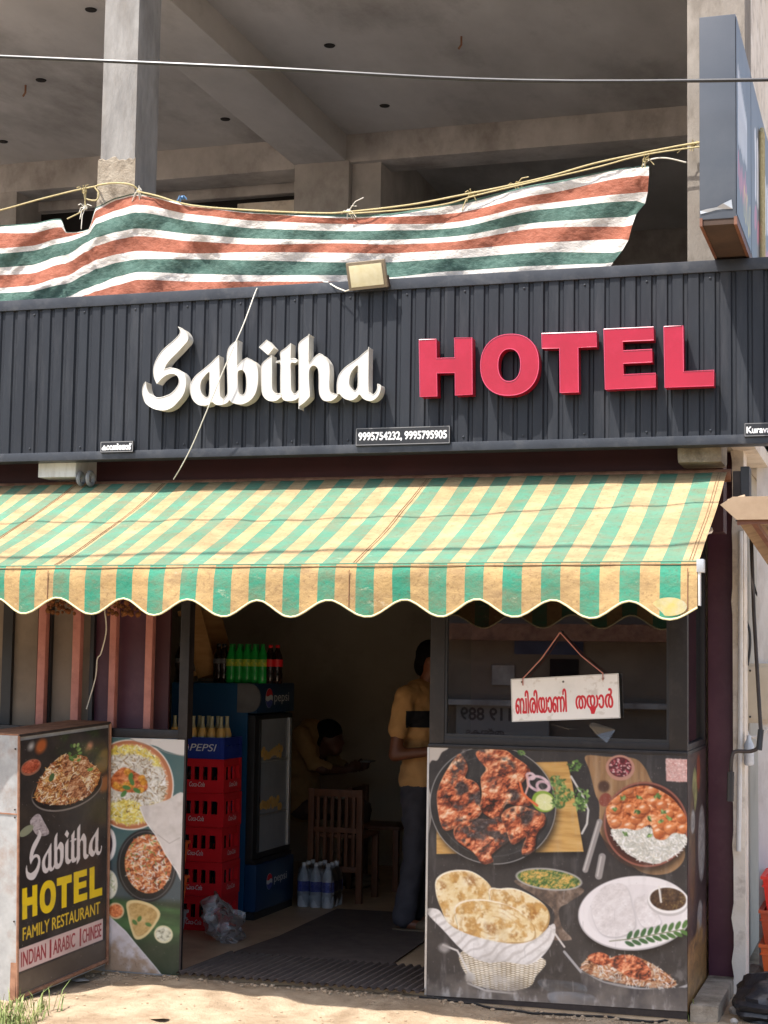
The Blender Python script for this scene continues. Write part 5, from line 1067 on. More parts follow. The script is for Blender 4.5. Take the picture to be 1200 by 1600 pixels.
single(MB().tube(catmull(rope2, 6, False), .0035, 6), 'hanging_wire', M['rope_white'], 'thin pale wire hanging down the partition', 'wire', sm=True)
for k, (x, y) in enumerate(((92, 950), (195, 952))):
    rg = np.random.RandomState(k); p = at(x, y, .03); mb = MB()
    for j in range(46): q = p+np.array([rg.uniform(-.09, .09), rg.uniform(-.02, .02), rg.uniform(-.03, .08)]); mb.ellipsoid(q, (rg.uniform(.008, .016),)*3, 6, 4)
    single(mb, 'dried_garland', M['garland'], ('dried orange flower bunch hanging over the taupe panels', 'dried orange flower bunch hanging over the maroon panel')[k], 'garland', sm=True)

# ------------------------------------------------------------------ standing sign cabinet
cb = thing('sign_cabinet', 'upright metal sign cabinet with printed restaurant poster facing the doorway', 'sign board', (-1.85, -.35, -.03))
A_ = np.array([-1.832, -.685, -.055]); B_ = np.array([-1.872, -.685, 1.205]); C_ = np.array([-1.698, -.02, .02]); D_ = np.array([-1.722, -.02, 1.25]); th = np.array([-.26, .05, 0.])
off = np.array([-.004, 0, 0])
mb = MB(); mb.hexa([A_+off, C_+off, C_+th, A_+th, B_+off, D_+off, D_+th, B_+th]); mb.build('body', M['galv'], cb)
fw = lambda u, v: (B_*(1-u)[..., None]+D_*u[..., None])*(1-v)[..., None]+(A_*(1-u)[..., None]+C_*u[..., None])*v[..., None]
poster_board().sheet('poster', lambda u, v: fw(.018+u*.965, .02+v*.955), M['print'], cb)
def strip(p, q, r, name='edge_trim', m='rust'): MB().tube([p, (np.array(p)+np.array(q))/2, q], r, 6).build(name, M[m], cb)
e = np.array([.004, -.002, 0])
strip(A_+e, B_+e, .007); strip(C_+e, D_+e, .008); strip(B_+e, D_+e, .007, m='steel_dark'); strip(A_+e+np.array([0, 0, .02]), C_+e+np.array([0, 0, .02]), .010)
mb = MB(); up = np.array([0, 0, .008]); mb.hexa([B_+e-off*0, D_+e, D_+th, B_+th, B_+e+up, D_+e+up, D_+th+up, B_+th+up]); mb.build('lid', M['rust'], cb)
fy = np.array([0, -.006, 0]); mb = MB(); s0 = A_+(B_-A_)*.70; mb.hexa([s0+fy, s0+th+fy, s0+th, s0, s0+fy+np.array([0, 0, .006]), s0+th+fy+np.array([0, 0, .006]), s0+th+np.array([0, 0, .006]), s0+np.array([0, 0, .006])]); mb.build('sheet_joint', M['rust'], cb)
mb = MB(); s0 = A_+np.array([-.035, -.004, 0]); mb.box(s0[0], s0[0]+.03, s0[1]-.004, s0[1], -.05, .13); mb.build('foot_bracket', M['rust'], cb)
for f_ in (.08, .3, .69, .72, .95):
    p = A_+(B_-A_)*f_+np.array([-.015, -.004, 0]); MB().ellipsoid(p, (.005, .004, .005), 8, 5).build('rivet', M['steel_dark'], cb)

# ------------------------------------------------------------------ text as thin mesh
def text_mesh(name, txt, height, m, parent, org, ux, uy, width=None, shear=0):
    """letters standing on the surface at org (lower left), ux/uy unit vectors"""
    pl = [dedupe(np.array(P)) for P in glyphs(txt)]; A = np.concatenate(pl); mn, mx = A.min(0), A.max(0); k = height/(mx[1]-mn[1]); kx = width/(mx[0]-mn[0]) if width else k
    cu = bpy.data.curves.new('t', 'FONT'); cu.body = txt; cu.shear = shear; o = bpy.data.objects.new('t', cu); COL.objects.link(o)
    dg = bpy.context.evaluated_depsgraph_get(); me = bpy.data.meshes.new_from_object(o.evaluated_get(dg)); bpy.data.objects.remove(o); bpy.data.curves.remove(cu)
    org = np.array(org); ux = np.array(ux, float); uy = np.array(uy, float); rl = rootloc(parent)
    for v in me.vertices: v.co = org+ux*(v.co.x-mn[0])*kx+uy*(v.co.y-mn[1])*k-rl
    me.materials.clear(); me.materials.append(m); o = bpy.data.objects.new(name, me); COL.objects.link(o); o.parent = parent; return o
def disc_logo(parent, c, ux, uy, r, nrm):
    c = np.array(c); ux = np.array(ux, float); uy = np.array(uy, float); nrm = np.array(nrm, float)
    lg = None
    for nm, m, f in (('emblem', M['white_print'], None), ('emblem_wave', M['label_red'], 1), ('emblem_wave', M['label_blue'], -1)):
        P = []
        if f is None: P = [(r*math.cos(a), r*math.sin(a)) for a in np.linspace(0, 2*math.pi, 24)[:-1]]
        else:
            a0 = .18; arc = np.linspace(a0, math.pi-a0*1.8, 14) if f == 1 else np.linspace(-math.pi+a0, -a0*1.8, 14)
            P = [(r*.97*math.cos(a), r*.97*math.sin(a)) for a in arc]
            xs = np.linspace(P[-1][0], P[0][0], 8)[1:-1]; P += [(x, P[-1][1]+(P[0][1]-P[-1][1])*(x-P[-1][0])/(P[0][0]-P[-1][0])+.12*r*math.sin(3*x/r)) for x in xs]
        o_ = .0008 if f is None else .0016
        o = MB().add([c+ux*x+uy*y+nrm*o_ for x, y in P], [tuple(range(len(P)))]).build(nm, m, parent)
    return lg

# ------------------------------------------------------------------ drinks cooler
FXa, FXb, FYa, FYb, FT = -2.17, -1.60, 1.70, 2.36, 1.44
fr = thing('drinks_cooler', 'tall blue drinks cooler with a glass door standing inside the shop', 'fridge', (-1.88, 2.03, 0))
MB().box(FXa, FXb-.05, FYa, FYb, .03, FT, b=.012).build('cabinet', M['blue_cooler'], fr, True)
MB().box(FXb-.05, FXb, FYa+.004, FYb-.004, .36, 1.245, b=.008).build('door_frame', M['black_plastic'], fr, True)
df = MB().box(FXb, FXb+.012, FYa+.07, FYa+.082, .40, 1.215).build('door_trim', M['black_plastic'], fr); MB().box(FXb, FXb+.016, FYb-.09, FYb-.05, .40, 1.215, b=.003).build('door_handle', M['alu'], fr)
MB().box(FXb-.002, FXb+.004, FYa+.085, FYb-.095, .40, 1.215).build('door_glass', mat('cooler_pane_lit', lin((140, 146, 152)), lin((160, 166, 170)), 2, .1), fr)  # opaque pale grey imitates the cooler's lit interior behind the glass
for k, z in enumerate((.62, .95)):
    MB().box(FXb+.004, FXb+.010, FYa+.09, FYb-.1, z, z+.012).build('shelf', M['alu'], fr)
    rg = np.random.RandomState(k); mb = MB()
    for j in range(16): mb.ellipsoid((FXb+.006, FYa+.12+.022*j, z+.03+rg.rand()*.06), (.004, .03, .025), 8, 5)
    mb.build('snack_pile', M['orange_drink'], fr, True)
MB().box(FXb-.05, FXb+.01, FYa+.002, FYb-.002, 1.255, FT, b=.014).build('header', M['navy'], fr, True)
mb = MB(); n = 10; P = [(FXb-.12, 1.26)]+[(FXb-.04+.075*math.sin(a), 1.35-.09*math.cos(a)) for a in np.linspace(0, math.pi, n)]+[(FXb-.12, 1.438)]
mb.add([(x, FYa-.006, z) for x, z in P]+[(x, FYa+.01, z) for x, z in P], [tuple(range(len(P))), tuple(range(2*len(P)-1, len(P)-1, -1))]+[(i, (i+1) % len(P), len(P)+(i+1) % len(P), len(P)+i) for i in range(len(P))]); mb.build('header_cheek', M['grey_plastic'], fr)
ux, uz, nx_ = (0, 1, 0), (0, 0, 1), (1, 0, 0)
disc_logo(fr, (FXb+.011, FYa+.20, 1.348), ux, uz, .062, nx_); text_mesh('lettering', 'pepsi', .075, M['white_print'], fr, (FXb+.012, FYa+.29, 1.305), ux, uz, .26)
MB().box(FXb-.05, FXb+.03, FYa+.002, FYb-.002, .045, .335, b=.02).build('plinth', M['navy'], fr, True); MB().box(FXb-.05, FXb+.02, FYa, FYb, .0, .044).build('kick_plate', M['black_plastic'], fr)
MB().box(FXb-.05, FXb+.012, FYa+.01, FYb-.01, .336, .358).build('grille', M['black_plastic'], fr)
disc_logo(fr, (FXb+.031, FYa+.22, .21), ux, uz, .05, nx_); text_mesh('lettering', 'pepsi', .06, M['white_print'], fr, (FXb+.032, FYa+.30, .18), ux, uz, .22)

# ------------------------------------------------------------------ crates and bottles
def bottle_mesh(name, prof, m, label_rng=None, lm=None, capm=None, h=None):
    b = MB().lathe(prof, (0, 0, 0), 12)
    return b
def make_bottle(name, label, cat, group, prof, m, loc, cap=None, lab=None):
    t = thing(name, label, cat, loc, group); MB().lathe(prof, (0, 0, 0), 12).build('glass' if m in (M['bottle_clear'],) else 'body', m, t, True, world=False, deg=50)
    if lab: r, z0, z1, lm = lab; MB().lathe([(r, z0), (r, z1)], (0, 0, 0), 12).build('label', lm, t, True, world=False, deg=50)
    if cap: r, z0, z1, cm = cap; MB().lathe([(r, z0), (r, z1-.002), (r*.8, z1)], (0, 0, 0), 10).build('cap', cm, t, True, world=False)
    return t
P_PET = [(.028, 0), (.034, .006), (.034, .06), (.030, .08), (.034, .10), (.034, .15), (.030, .175), (.018, .205), (.013, .22), (.013, .238)]
P_GLS = [(.026, 0), (.030, .004), (.030, .10), (.027, .125), (.016, .165), (.011, .19), (.011, .225), (.013, .232)]
def make_crate(name, label, cat, group, loc, w, d, h, m, slots=4):
    t = thing(name, label, cat, loc, group); mb = MB(); hw, hd = w/2, d/2; th = .012
    mb.box(-hw, hw, -hd, hd, 0, .014)
    for sx in (-1, 1):
        for sy in (-1, 1): mb.box(sx*hw-(.04 if sx > 0 else 0), sx*hw+(.04 if sx < 0 else 0), sy*hd-(.035 if sy > 0 else 0), sy*hd+(.035 if sy < 0 else 0), .014, h)
    for z0, z1 in ((.014, .075), (h-.045, h)):
        mb.box(-hw+.04, hw-.04, -hd+.002, -hd+th, z0, z1); mb.box(-hw+.04, hw-.04, hd-th, hd-.002, z0, z1); mb.box(-hw+.002, -hw+th, -hd+.035, hd-.035, z0, z1); mb.box(hw-th, hw-.002, -hd+.035, hd-.035, z0, z1)
    for k in range(1, slots):
        x = -hw+.04+(w-.08)*k/slots; mb.box(x-.011, x+.011, -hd+.002, -hd+th, .075, h-.045); mb.box(x-.011, x+.011, hd-th, hd-.002, .075, h-.045)
    for k in range(1, 3):
        y = -hd+.035+(d-.07)*k/3; mb.box(hw-th, hw-.002, y-.012, y+.012, .075, h-.045); mb.box(-hw+.002, -hw+th, y-.012, y+.012, .075, h-.045)
    mb.build('shell', m, t, world=False); return t
cw, cd = .40, .275; CXc, CYc = -1.60-cw/2, 1.225+cd/2
hts = [0, .20, .40, .60, .80]; ordn = ['bottom', 'second', 'middle', 'fourth', 'topmost']
first = None
for i, z in enumerate(hts):
    lab = f'red drinks crate, {ordn[i]} of the red stack beside the cooler' if i in (0, 4) else f'red drinks crate, {("", "second", "third", "fourth")[i]} from the floor in the stack'
    dxj = (-.004, .003, -.002, .004, 0)[i]
    if first is None: first = make_crate('drinks_crate', lab, 'crate', 'red crates stacked beside the cooler', (CXc+dxj, CYc, z+.001), cw, cd, .197, M['crate_red'], 6); c_ = first
    else: c_ = copy_tree(first, None, (CXc+dxj, CYc, z+.001)); c_['label'] = lab
for i, z in enumerate(hts):
    c_ = [o for o in bpy.data.objects if o.name.startswith('drinks_crate')][i]
    text_mesh('lettering', 'Coca-Cola', .028, M['white_print'], c_, (CXc-.02, CYc-cd/2-.003, z+.036), (1, 0, 0), (0, 0, 1), .10, .3)
    text_mesh('lettering', 'Coca-Cola', .028, M['white_print'], c_, (CXc+cw/2+.003, CYc-.06, z+.036), (0, 1, 0), (0, 0, 1), .12, .3)
bt0 = None
NTH = ['first', 'second', 'third', 'fourth', 'fifth', 'sixth', 'seventh', 'eighth', 'ninth']
for i, z in enumerate(hts):
    g = f'cola bottles in the {ordn[i]} red crate'; lb = f'dark cola bottle inside the {ordn[i]} red crate'
    sp = [(CXc-cw/2+.045+k*.062, CYc-cd/2+.05) for k in range(6)]+[(CXc+cw/2-.045, CYc-cd/2+.05+k*.062) for k in (1, 2)]
    for kk, (x, y) in enumerate(sp):
        lc = (x, y, z+.018); lb = (f'dark cola bottle in the {ordn[i]} red crate, {NTH[kk]} from its hidden end' if kk < 6 else f'dark cola bottle in the {ordn[i]} red crate, {NTH[kk-6]} behind its front corner')
        if bt0 is None: bt0 = make_bottle('cola_bottle', lb, 'bottle', g, [(a*.82, b*.74) for a, b in P_GLS], M['bottle_dark'], lc, (.0115, .166, .174, M['label_red'])); continue
        b_ = copy_tree(bt0, None, lc); b_['label'] = lb; b_['group'] = g
bc = make_crate('soda_crate', 'blue soda crate on top of the red crates', 'crate', None, (CXc, CYc, 1.0), cw, cd, .125, M['crate_blue'], 2)
MB().box(CXc-cw/2+.002, CXc+cw/2-.03, CYc-cd/2-.003, CYc-cd/2, 1.004, 1.122).build('side_panel', M['crate_blue'], bc)
text_mesh('lettering', 'PEPSI', .042, M['white_print'], bc, (CXc-.02, CYc-cd/2-.005, 1.045), (1, 0, 0), (0, 0, 1), .16, .25); disc_logo(bc, (CXc-.055, CYc-cd/2-.0045, 1.066), (1, 0, 0), (0, 0, 1), .03, (0, -1, 0))
b0 = None
for r in range(2):
    for k in range(6):
        lc = (CXc-cw/2+.05+k*.06, CYc-cd/2+.06+r*.09, 1.016); lb = f'clear soda bottle in the blue crate, {NTH[k]} from the door post in the {("front", "back")[r]} row'
        if b0 is None: b0 = make_bottle('soda_bottle', lb, 'bottle', 'empty soda bottles in the blue crate', P_GLS, M['bottle_clear'], lc, None, (.0285, .105, .128, M['orange_drink'])); MB().lathe([(.0272, .128), (.018, .163)], (0, 0, 0), 12).build('label', M['orange_drink'], b0, True, world=False)
        else: copy_tree(b0, None, lc)['label'] = lb
g0 = None
for k in range(9):
    px = 361+(k % 5)*12.2+(3 if k >= 5 else 0); p = at(px, 1060, 1.78 if k < 5 else 1.86); lc = (p[0], 1.78 if k < 5 else 1.86, FT+.001)
    lb = f'green bottle on the cooler top, {NTH[k % 5]} from the wooden crate in the {("front", "back")[k//5]} row'
    if g0 is None: g0 = make_bottle('green_bottle', lb, 'bottle', 'green bottles on the cooler', P_PET, M['bottle_green'], lc, (.014, .226, .244, M['cap_green']), (.0348, .105, .148, M['label_yellow']))
    else: copy_tree(g0, None, lc)['label'] = lb
for k, px in enumerate((422, 433)):
    p = at(px, 1058, 1.80); make_bottle('cola_bottle', ('red labelled cola bottle next to the green bottles', 'red labelled cola bottle at the outer end of the cooler top')[k], 'bottle', 'bottles on the cooler', [(a, b*.98) for a, b in P_PET], M['bottle_dark'], (p[0], 1.80, FT+.001), (.014, .222, .24, M['cap_red']), (.0348, .105, .15, M['label_red']))
for k, px in enumerate((341, 349, 281)):
    p = at(px, 1062, 1.80); make_bottle('dark_bottle', ('dark bottle nearest the tilted wooden crate', 'dark bottle next to the first green bottle', 'dark bottle behind the door post on the cooler')[k], 'bottle', 'bottles on the cooler', P_PET, M['bottle_dark'], (p[0], 1.80, FT+.001), (.014, .226, .244, M['black_plastic']), (.0348, .12, .15, M['grey_plastic']))
# leaning wooden crate on the cooler
wc = thing('wooden_crate', 'slatted wooden crate leaning tilted on the cooler top', 'crate', tuple(at(318, 1062, 2.0)))
p0 = at(325, 1060, 2.02); p1 = at(300, 960, 2.02)
dv = (p1-p0)/np.linalg.norm(p1-p0); sv = np.array([dv[2], 0, -dv[0]]); Ln = .46
for k in range(4):
    mb = MB(); o_ = p0+sv*(.0+.0)+np.array([0, -.16+k*.085, 0]); q = [o_, o_+dv*Ln, o_+dv*Ln+np.array([0, .065, 0]), o_+np.array([0, .065, 0])]
    mb.hexa(q+[x_+sv*.014 for x_ in q]); mb.build('slat', M['wood_pale'], wc)
for k, f_ in enumerate((0.02, .42)):
    mb = MB(); o_ = p0+dv*f_+np.array([0, -.165, 0])-sv*.002; q = [o_, o_+dv*.03, o_+dv*.03+np.array([0, .33, 0]), o_+np.array([0, .33, 0])]; mb.hexa([x_-sv*.022 for x_ in q]+q); mb.build('batten', M['wood_pale'], wc)
for k in range(2):
    mb = MB(); o_ = p0+sv*.018+np.array([0, -.165+k*.31, 0]); q = [o_, o_+dv*Ln, o_+dv*Ln+np.array([0, .012, 0]), o_+np.array([0, .012, 0])]; mb.hexa(q+[x_+sv*.12 for x_ in q]); mb.build('side_board', M['wood_pale'], wc)

# ------------------------------------------------------------------ water pack, chair, table, small floor things
wp = at(498, 1415, 2.42)
P_WAT = [(.036, 0), (.041, .008), (.041, .07), (.037, .08), (.041, .09), (.041, .17), (.036, .205), (.018, .245), (.014, .255), (.014, .278)]
w0 = None
for k in range(9):
    i, j = k % 3, k//3; lc = (-1.50+i*.083, 2.36+j*.083, .001); lb = f'water bottle in the floor pack, {NTH[i]} from the cooler in the {("front", "middle", "back")[j]} row'
    if w0 is None: w0 = make_bottle('water_bottle', lb, 'bottle', 'shrink wrapped water bottles', P_WAT, M['water_pet'], lc, (.0155, .262, .282, M['white_print']), (.0418, .10, .165, M['label_blue']))
    else: copy_tree(w0, None, lc)['label'] = lb
mb = MB().box(-1.545, -1.29, 2.315, 2.572, .003, .265, b=.07); single(mb, 'shrink_wrap', M['film'], 'clear shrink wrap around the water bottle pack', 'plastic wrap', sm=True)
def make_chair(loc, label, rz=0.0, top=.74):
    t = thing('wooden_chair', label, 'chair', loc, 'wooden slat chairs', rz if rz else 0.0)
    if rz: ORIG[t.name] = np.zeros(3)
    L = lambda mb, nm: mb.build(nm, M['wood'], t, True, world=False)
    for sx in (-1, 1): L(MB().box(sx*.17-.02, sx*.17+.02, -.19, -.15, 0, top, b=.004), 'leg'); L(MB().box(sx*.17-.02, sx*.17+.02, .15, .19, 0, .42, b=.004), 'leg')
    L(MB().box(-.19, .19, -.16, .20, .42, .445, b=.006), 'seat'); L(MB().box(-.15, .15, -.185, -.155, top-.05, top-.002, b=.004), 'top_rail'); L(MB().box(-.15, .15, -.185, -.155, .20, .235, b=.004), 'stretcher'); L(MB().box(-.15, .15, -.183, -.157, .455, .49, b=.004), 'lower_rail')
    for k in range(6): x = -.125+k*.05; L(MB().box(x-.011, x+.011, -.178, -.162, .235, top-.05, b=.002), 'slat')
    return t
make_chair((-1.375, 2.78, 0), 'wooden chair with slatted back turned to the street')
make_chair((-1.32, 3.42, 0), 'wooden chair under the seated man', -math.pi/2, .70)
tb = thing('dining_table', 'dark dining table in front of the seated man', 'table', (-.45, 3.2, 0))
MB().box(-.98, .0, 3.0, 3.62, .74, .775, b=.008).build('top', M['steel_dark'], tb, True)
for x in (-.93, -.05):
    for y in (3.04, 3.58): MB().box(x-.025, x+.025, y-.025, y+.025, 0, .74).build('leg', M['wood'], tb)
mb = MB()       # ribbed entrance mat
xs = np.arange(-1.30, 0.0, .011); V = []; 
for i, x in enumerate(xs): V += [(x, -.05, .004+(.014 if i % 4 in (1, 2) else 0)), (x+.02, .60, .004+(.014 if i % 4 in (1, 2) else 0))]
mb.add(V, [(2*i, 2*i+2, 2*i+3, 2*i+1) for i in range(len(xs)-1)]); single(mb, 'ribbed_mat', M['mat_black'], 'ribbed dark rubber mat across the doorway threshold', 'mat')
mb = MB(); V = [(-1.26, .62), (-.36, .60), (-.40, 1.45), (-.50, 2.35), (-1.25, 2.30), (-1.22, 1.2)]; n = len(V); mb.add([(x, y, .004) for x, y in V]+[(x, y, .010) for x, y in V], [tuple(range(n)), tuple(range(n, 2*n))]+[(i, (i+1) % n, n+(i+1) % n, n+i) for i in range(n)]); single(mb, 'floor_mat', M['mat_black'], 'plain worn dark mat lying behind the ribbed mat', 'mat')
def tub(name, label, loc, w, d, h, m, group=None, flare=.02, rz=0):
    t = thing(name, label, 'crate', loc, group); mb = MB(); a, b = w/2, d/2; A_, B_ = a+flare, b+flare
    o = [(-a, -b, 0), (a, -b, 0), (a, b, 0), (-a, b, 0), (-A_, -B_, h), (A_, -B_, h), (A_, B_, h), (-A_, B_, h)]; k = .93; i_ = [(x*k, y*k, .01 if z == 0 else h) for x, y, z in o]
    mb.add(o+i_, [(3, 2, 1, 0), (0, 1, 5, 4), (1, 2, 6, 5), (2, 3, 7, 6), (3, 0, 4, 7), (8, 9, 10, 11), (8, 12, 13, 9), (9, 13, 14, 10), (10, 14, 15, 11), (11, 15, 12, 8), (4, 5, 13, 12), (5, 6, 14, 13), (6, 7, 15, 14), (7, 4, 12, 15)]); mb.build('tub', m, t, world=False)
    e = .008; mb = MB()
    for z0, z1, f_ in ((h-.014, h+.002, 1.0), (h*.70, h*.74, .72)):
        X1, Y1 = a+flare*f_+e, b+flare*f_+e
        mb.box(-X1, X1, -Y1, -Y1+e, z0, z1); mb.box(-X1, X1, Y1-e, Y1, z0, z1); mb.box(-X1, -X1+e, -Y1+e, Y1-e, z0, z1); mb.box(X1-e, X1, -Y1+e, Y1-e, z0, z1)
    mb.build('rim', m, t, world=False)
    mb = MB()
    for x in np.linspace(-a*.8, a*.8, 5): mb.box(x-.005, x+.005, -b-flare*.5-.006, -b-flare*.2, .02, h*.68)
    mb.build('rib', m, t, world=False); return t
lb3 = tub('plastic_tub', 'grey plastic tub on the shop floor behind the door panel', (-1.87, .80, .001), .32, .26, .16, M['crate_grey'])
tub('plastic_tub', 'orange plastic tub standing on the grey tub indoors', (-1.87, .80, .165), .32, .26, .19, M['crate_orange'], 'orange tubs indoors'); tub('plastic_tub', 'upper orange plastic tub topping the indoor pile', (-1.87, .80, .36), .32, .26, .19, M['crate_orange'], 'orange tubs indoors')
mb = MB().ellipsoid((-1.46, .95, .09), (.10, .10, .09), 30, 20); mb.v = [(x+.09*(float(vnoise(np.array(z*2+x), np.array(y), .06, 3))-.5)-.35*(z-.05), y+.08*(float(vnoise(np.array(x), np.array(z*2), .05, 4))-.5), max(.002, z*1.3+.10*(float(vnoise(np.array(x), np.array(y), .045, 9))-.5))) for x, y, z in mb.v]; single(mb, 'clear_bag', M['milky'], 'clear plastic bag slumped by the red crates', 'bag', sm=True)

# ------------------------------------------------------------------ people
def body(mb, name, m, parent, vox=.014, it=5):
    o = mb.build(name, m, parent, True, deg=180)
    r = o.modifiers.new('r', 'REMESH'); r.mode = 'VOXEL'; r.voxel_size = vox; r.use_smooth_shade = True
    s_ = o.modifiers.new('s', 'SMOOTH'); s_.factor = .5; s_.iterations = it
    if name in ('t_shirt', 'shirt', 'trousers'):
        tx = bpy.data.textures.get('folds') or bpy.data.textures.new('folds', 'CLOUDS'); tx.noise_scale = .07; tx.noise_depth = 2
        dm = o.modifiers.new('folds', 'DISPLACE'); dm.texture = tx; dm.strength = .03; dm.mid_level = .5; dm.texture_coords = 'LOCAL'
    return o
def hand(mb, w, d, side, curl=.5):
    """palm and five fingers from the wrist w along d; side: thumb direction"""
    w = Vector(w); d = Vector(d).normalized(); s_ = Vector(side).normalized(); n_ = d.cross(s_)
    mb.capsule(w, .024, w+d*.05, .028); mb.capsule(w+d*.045-s_*.018, .018, w+d*.05+s_*.02, .019)
    for k, ln in enumerate((.062, .072, .068, .052)):
        b = w+d*.075+s_*(.028-.019*k); e1 = b+(d*math.cos(curl*.6)-n_*math.sin(curl*.6))*ln*.55; e2 = e1+(d*math.cos(curl*1.6)-n_*math.sin(curl*1.6))*ln*.5
        mb.capsule(b-d*.02, .0095, e1, .009); mb.capsule(e1, .009, e2, .0078)
    b = w+d*.02+s_*.026; e1 = b+(d*.6+s_*.7).normalized()*.035; mb.capsule(b, .012, e1, .010); mb.capsule(e1, .010, e1+(d*.9+s_*.2-n_*.3).normalized()*.03, .009)
MX, MY = -.565, 1.80
pm = thing('person', 'man in tan t-shirt with a black chest stripe standing behind the counter window', 'person', (MX, MY, 0))
V3 = lambda x, y, z: (MX+x, MY+y, z)       # x forward (to the right), y away from the street
b_ = MB()
b_.ellipsoid(V3(.075, 0, 1.60), (.088, .073, .112)); b_.capsule(V3(.02, 0, 1.42), .056, V3(.06, 0, 1.53), .054); b_.capsule(V3(.15, 0, 1.535), .022, V3(.135, 0, 1.51), .034)
b_.ellipsoid(V3(.165, 0, 1.595), (.022, .014, .022)); b_.ellipsoid(V3(.155, 0, 1.553), (.012, .024, .009)); b_.ellipsoid(V3(.065, -.074, 1.595), (.022, .012, .032)); b_.ellipsoid(V3(.148, -.03, 1.622), (.014, .016, .009)); b_.ellipsoid(V3(.148, .03, 1.622), (.014, .016, .009))
b_.capsule(V3(-.07, -.20, 1.25), .047, V3(-.085, -.235, 1.04), .042); b_.capsule(V3(-.085, -.235, 1.04), .043, V3(.15, -.22, 1.07), .030); hand(b_, V3(.16, -.22, 1.07), (1, .2, .15), (0, .3, 1), .5)
b_.capsule(V3(-.0, .20, 1.25), .047, V3(.0, .235, 1.04), .042); b_.capsule(V3(.0, .235, 1.04), .043, V3(.22, .17, 1.08), .030); hand(b_, V3(.23, .165, 1.08), (1, -.3, .15), (0, -.3, 1), .5)
for s_ in (-1, 1): b_.capsule(V3(0, 0, 1.42), .05, V3(-.04, s_*.18, 1.38), .05); b_.capsule(V3(-.04, s_*.18, 1.38), .05, V3(-.07 if s_ < 0 else 0, s_*.20, 1.25), .047)
b_.capsule(V3(0, 0, 1.42), .06, V3(0, 0, .85), .06)
for y in (-.10, .10): b_.capsule(V3(0, 0, .85), .06, V3(0, y, .5), .05); b_.capsule(V3(0, y, .5), .05, V3(-.06, y, .16), .042)
for y in (-.10, .10): b_.capsule(V3(-.06, y, .16), .042, V3(-.065, y, .055), .045); b_.capsule(V3(-.075, y, .045), .036, V3(.10, y-.01, .032), .030); b_.ellipsoid(V3(.13, y-.01, .028), (.05, .042, .02))
body(b_, 'body', M['skin'], pm, .012, 4)
h_ = MB(); h_.ellipsoid(V3(.055, 0, 1.635), (.092, .083, .095)); h_.ellipsoid(V3(.0, 0, 1.57), (.045, .07, .07)); body(h_, 'hair', M['hair'], pm, .014, 3)
h_ = MB(); h_.capsule(V3(.15, 0, 1.515), .026, V3(.10, -.055, 1.53), .018); h_.capsule(V3(.15, 0, 1.515), .026, V3(.10, .055, 1.53), .018); body(h_, 'beard', M['hair'], pm, .010, 3)
t_ = MB()
for x, z, rx, ry in ((-.0, 1.38, .10, .17), (-.005, 1.28, .125, .185), (.005, 1.17, .125, .170), (.01, 1.05, .122, .158), (.005, .95, .122, .160), (.0, .885, .126, .165)): t_.ellipsoid(V3(x, 0, z), (rx, ry, .11), 18, 10)
for s_ in (-1, 1): t_.capsule(V3(-.01, s_*.12, 1.41), .06, V3(-.045, s_*.185, 1.375), .068); t_.capsule(V3(-.045, s_*.185, 1.375), .070, V3(-.075, s_*.215, 1.19), .066)
t_.capsule(V3(.0, 0, 1.40), .07, V3(.03, 0, 1.44), .064)
M['shirt_band'] = mat('tan_jersey_with_black_band', lin((196, 148, 92)), lin((206, 158, 102)), 8, .85, bump=.35, bscale=7)
t = M['shirt_band'].node_tree; bs = t.nodes['Principled BSDF']; src = bs.inputs['Base Color'].links[0].from_socket
tc = nd(t, 'ShaderNodeTexCoord'); sx_ = nd(t, 'ShaderNodeSeparateXYZ'); t.links.new(tc.outputs['Object'], sx_.inputs[0])
def cmp(sock, op, v): n = nd(t, 'ShaderNodeMath', operation=op); t.links.new(sock, n.inputs[0]); n.inputs[1].default_value = v; return n.outputs[0]
def mul(a, b): n = nd(t, 'ShaderNodeMath', operation='MULTIPLY'); t.links.new(a, n.inputs[0]); t.links.new(b, n.inputs[1]); return n.outputs[0]
msk = mul(mul(cmp(sx_.outputs[2], 'GREATER_THAN', 1.20), cmp(sx_.outputs[2], 'LESS_THAN', 1.30)), cmp(sx_.outputs[0], 'GREATER_THAN', -.02))
mx_ = nd(t, 'ShaderNodeMix', data_type='RGBA'); t.links.new(msk, mx_.inputs[0]); t.links.new(src, mx_.inputs[6]); mx_.inputs[7].default_value = (*lin((24, 24, 30)), 1); t.links.new(mx_.outputs[2], bs.inputs['Base Color'])
body(t_, 't_shirt', M['shirt_band'], pm, .014, 5)
l_ = MB(); l_.ellipsoid(V3(0, 0, .86), (.118, .158, .12)); l_.ellipsoid(V3(0, 0, .78), (.122, .16, .11))
for y in (-.09, .09): l_.capsule(V3(0, y, .78), .092, V3(.0, y, .46), .074); l_.capsule(V3(.0, y, .46), .074, V3(-.05, y, .12), .074); l_.capsule(V3(-.05, y, .12), .076, V3(-.055, y, .085), .078)
body(l_, 'trousers', M['trouser'], pm, .016, 5)
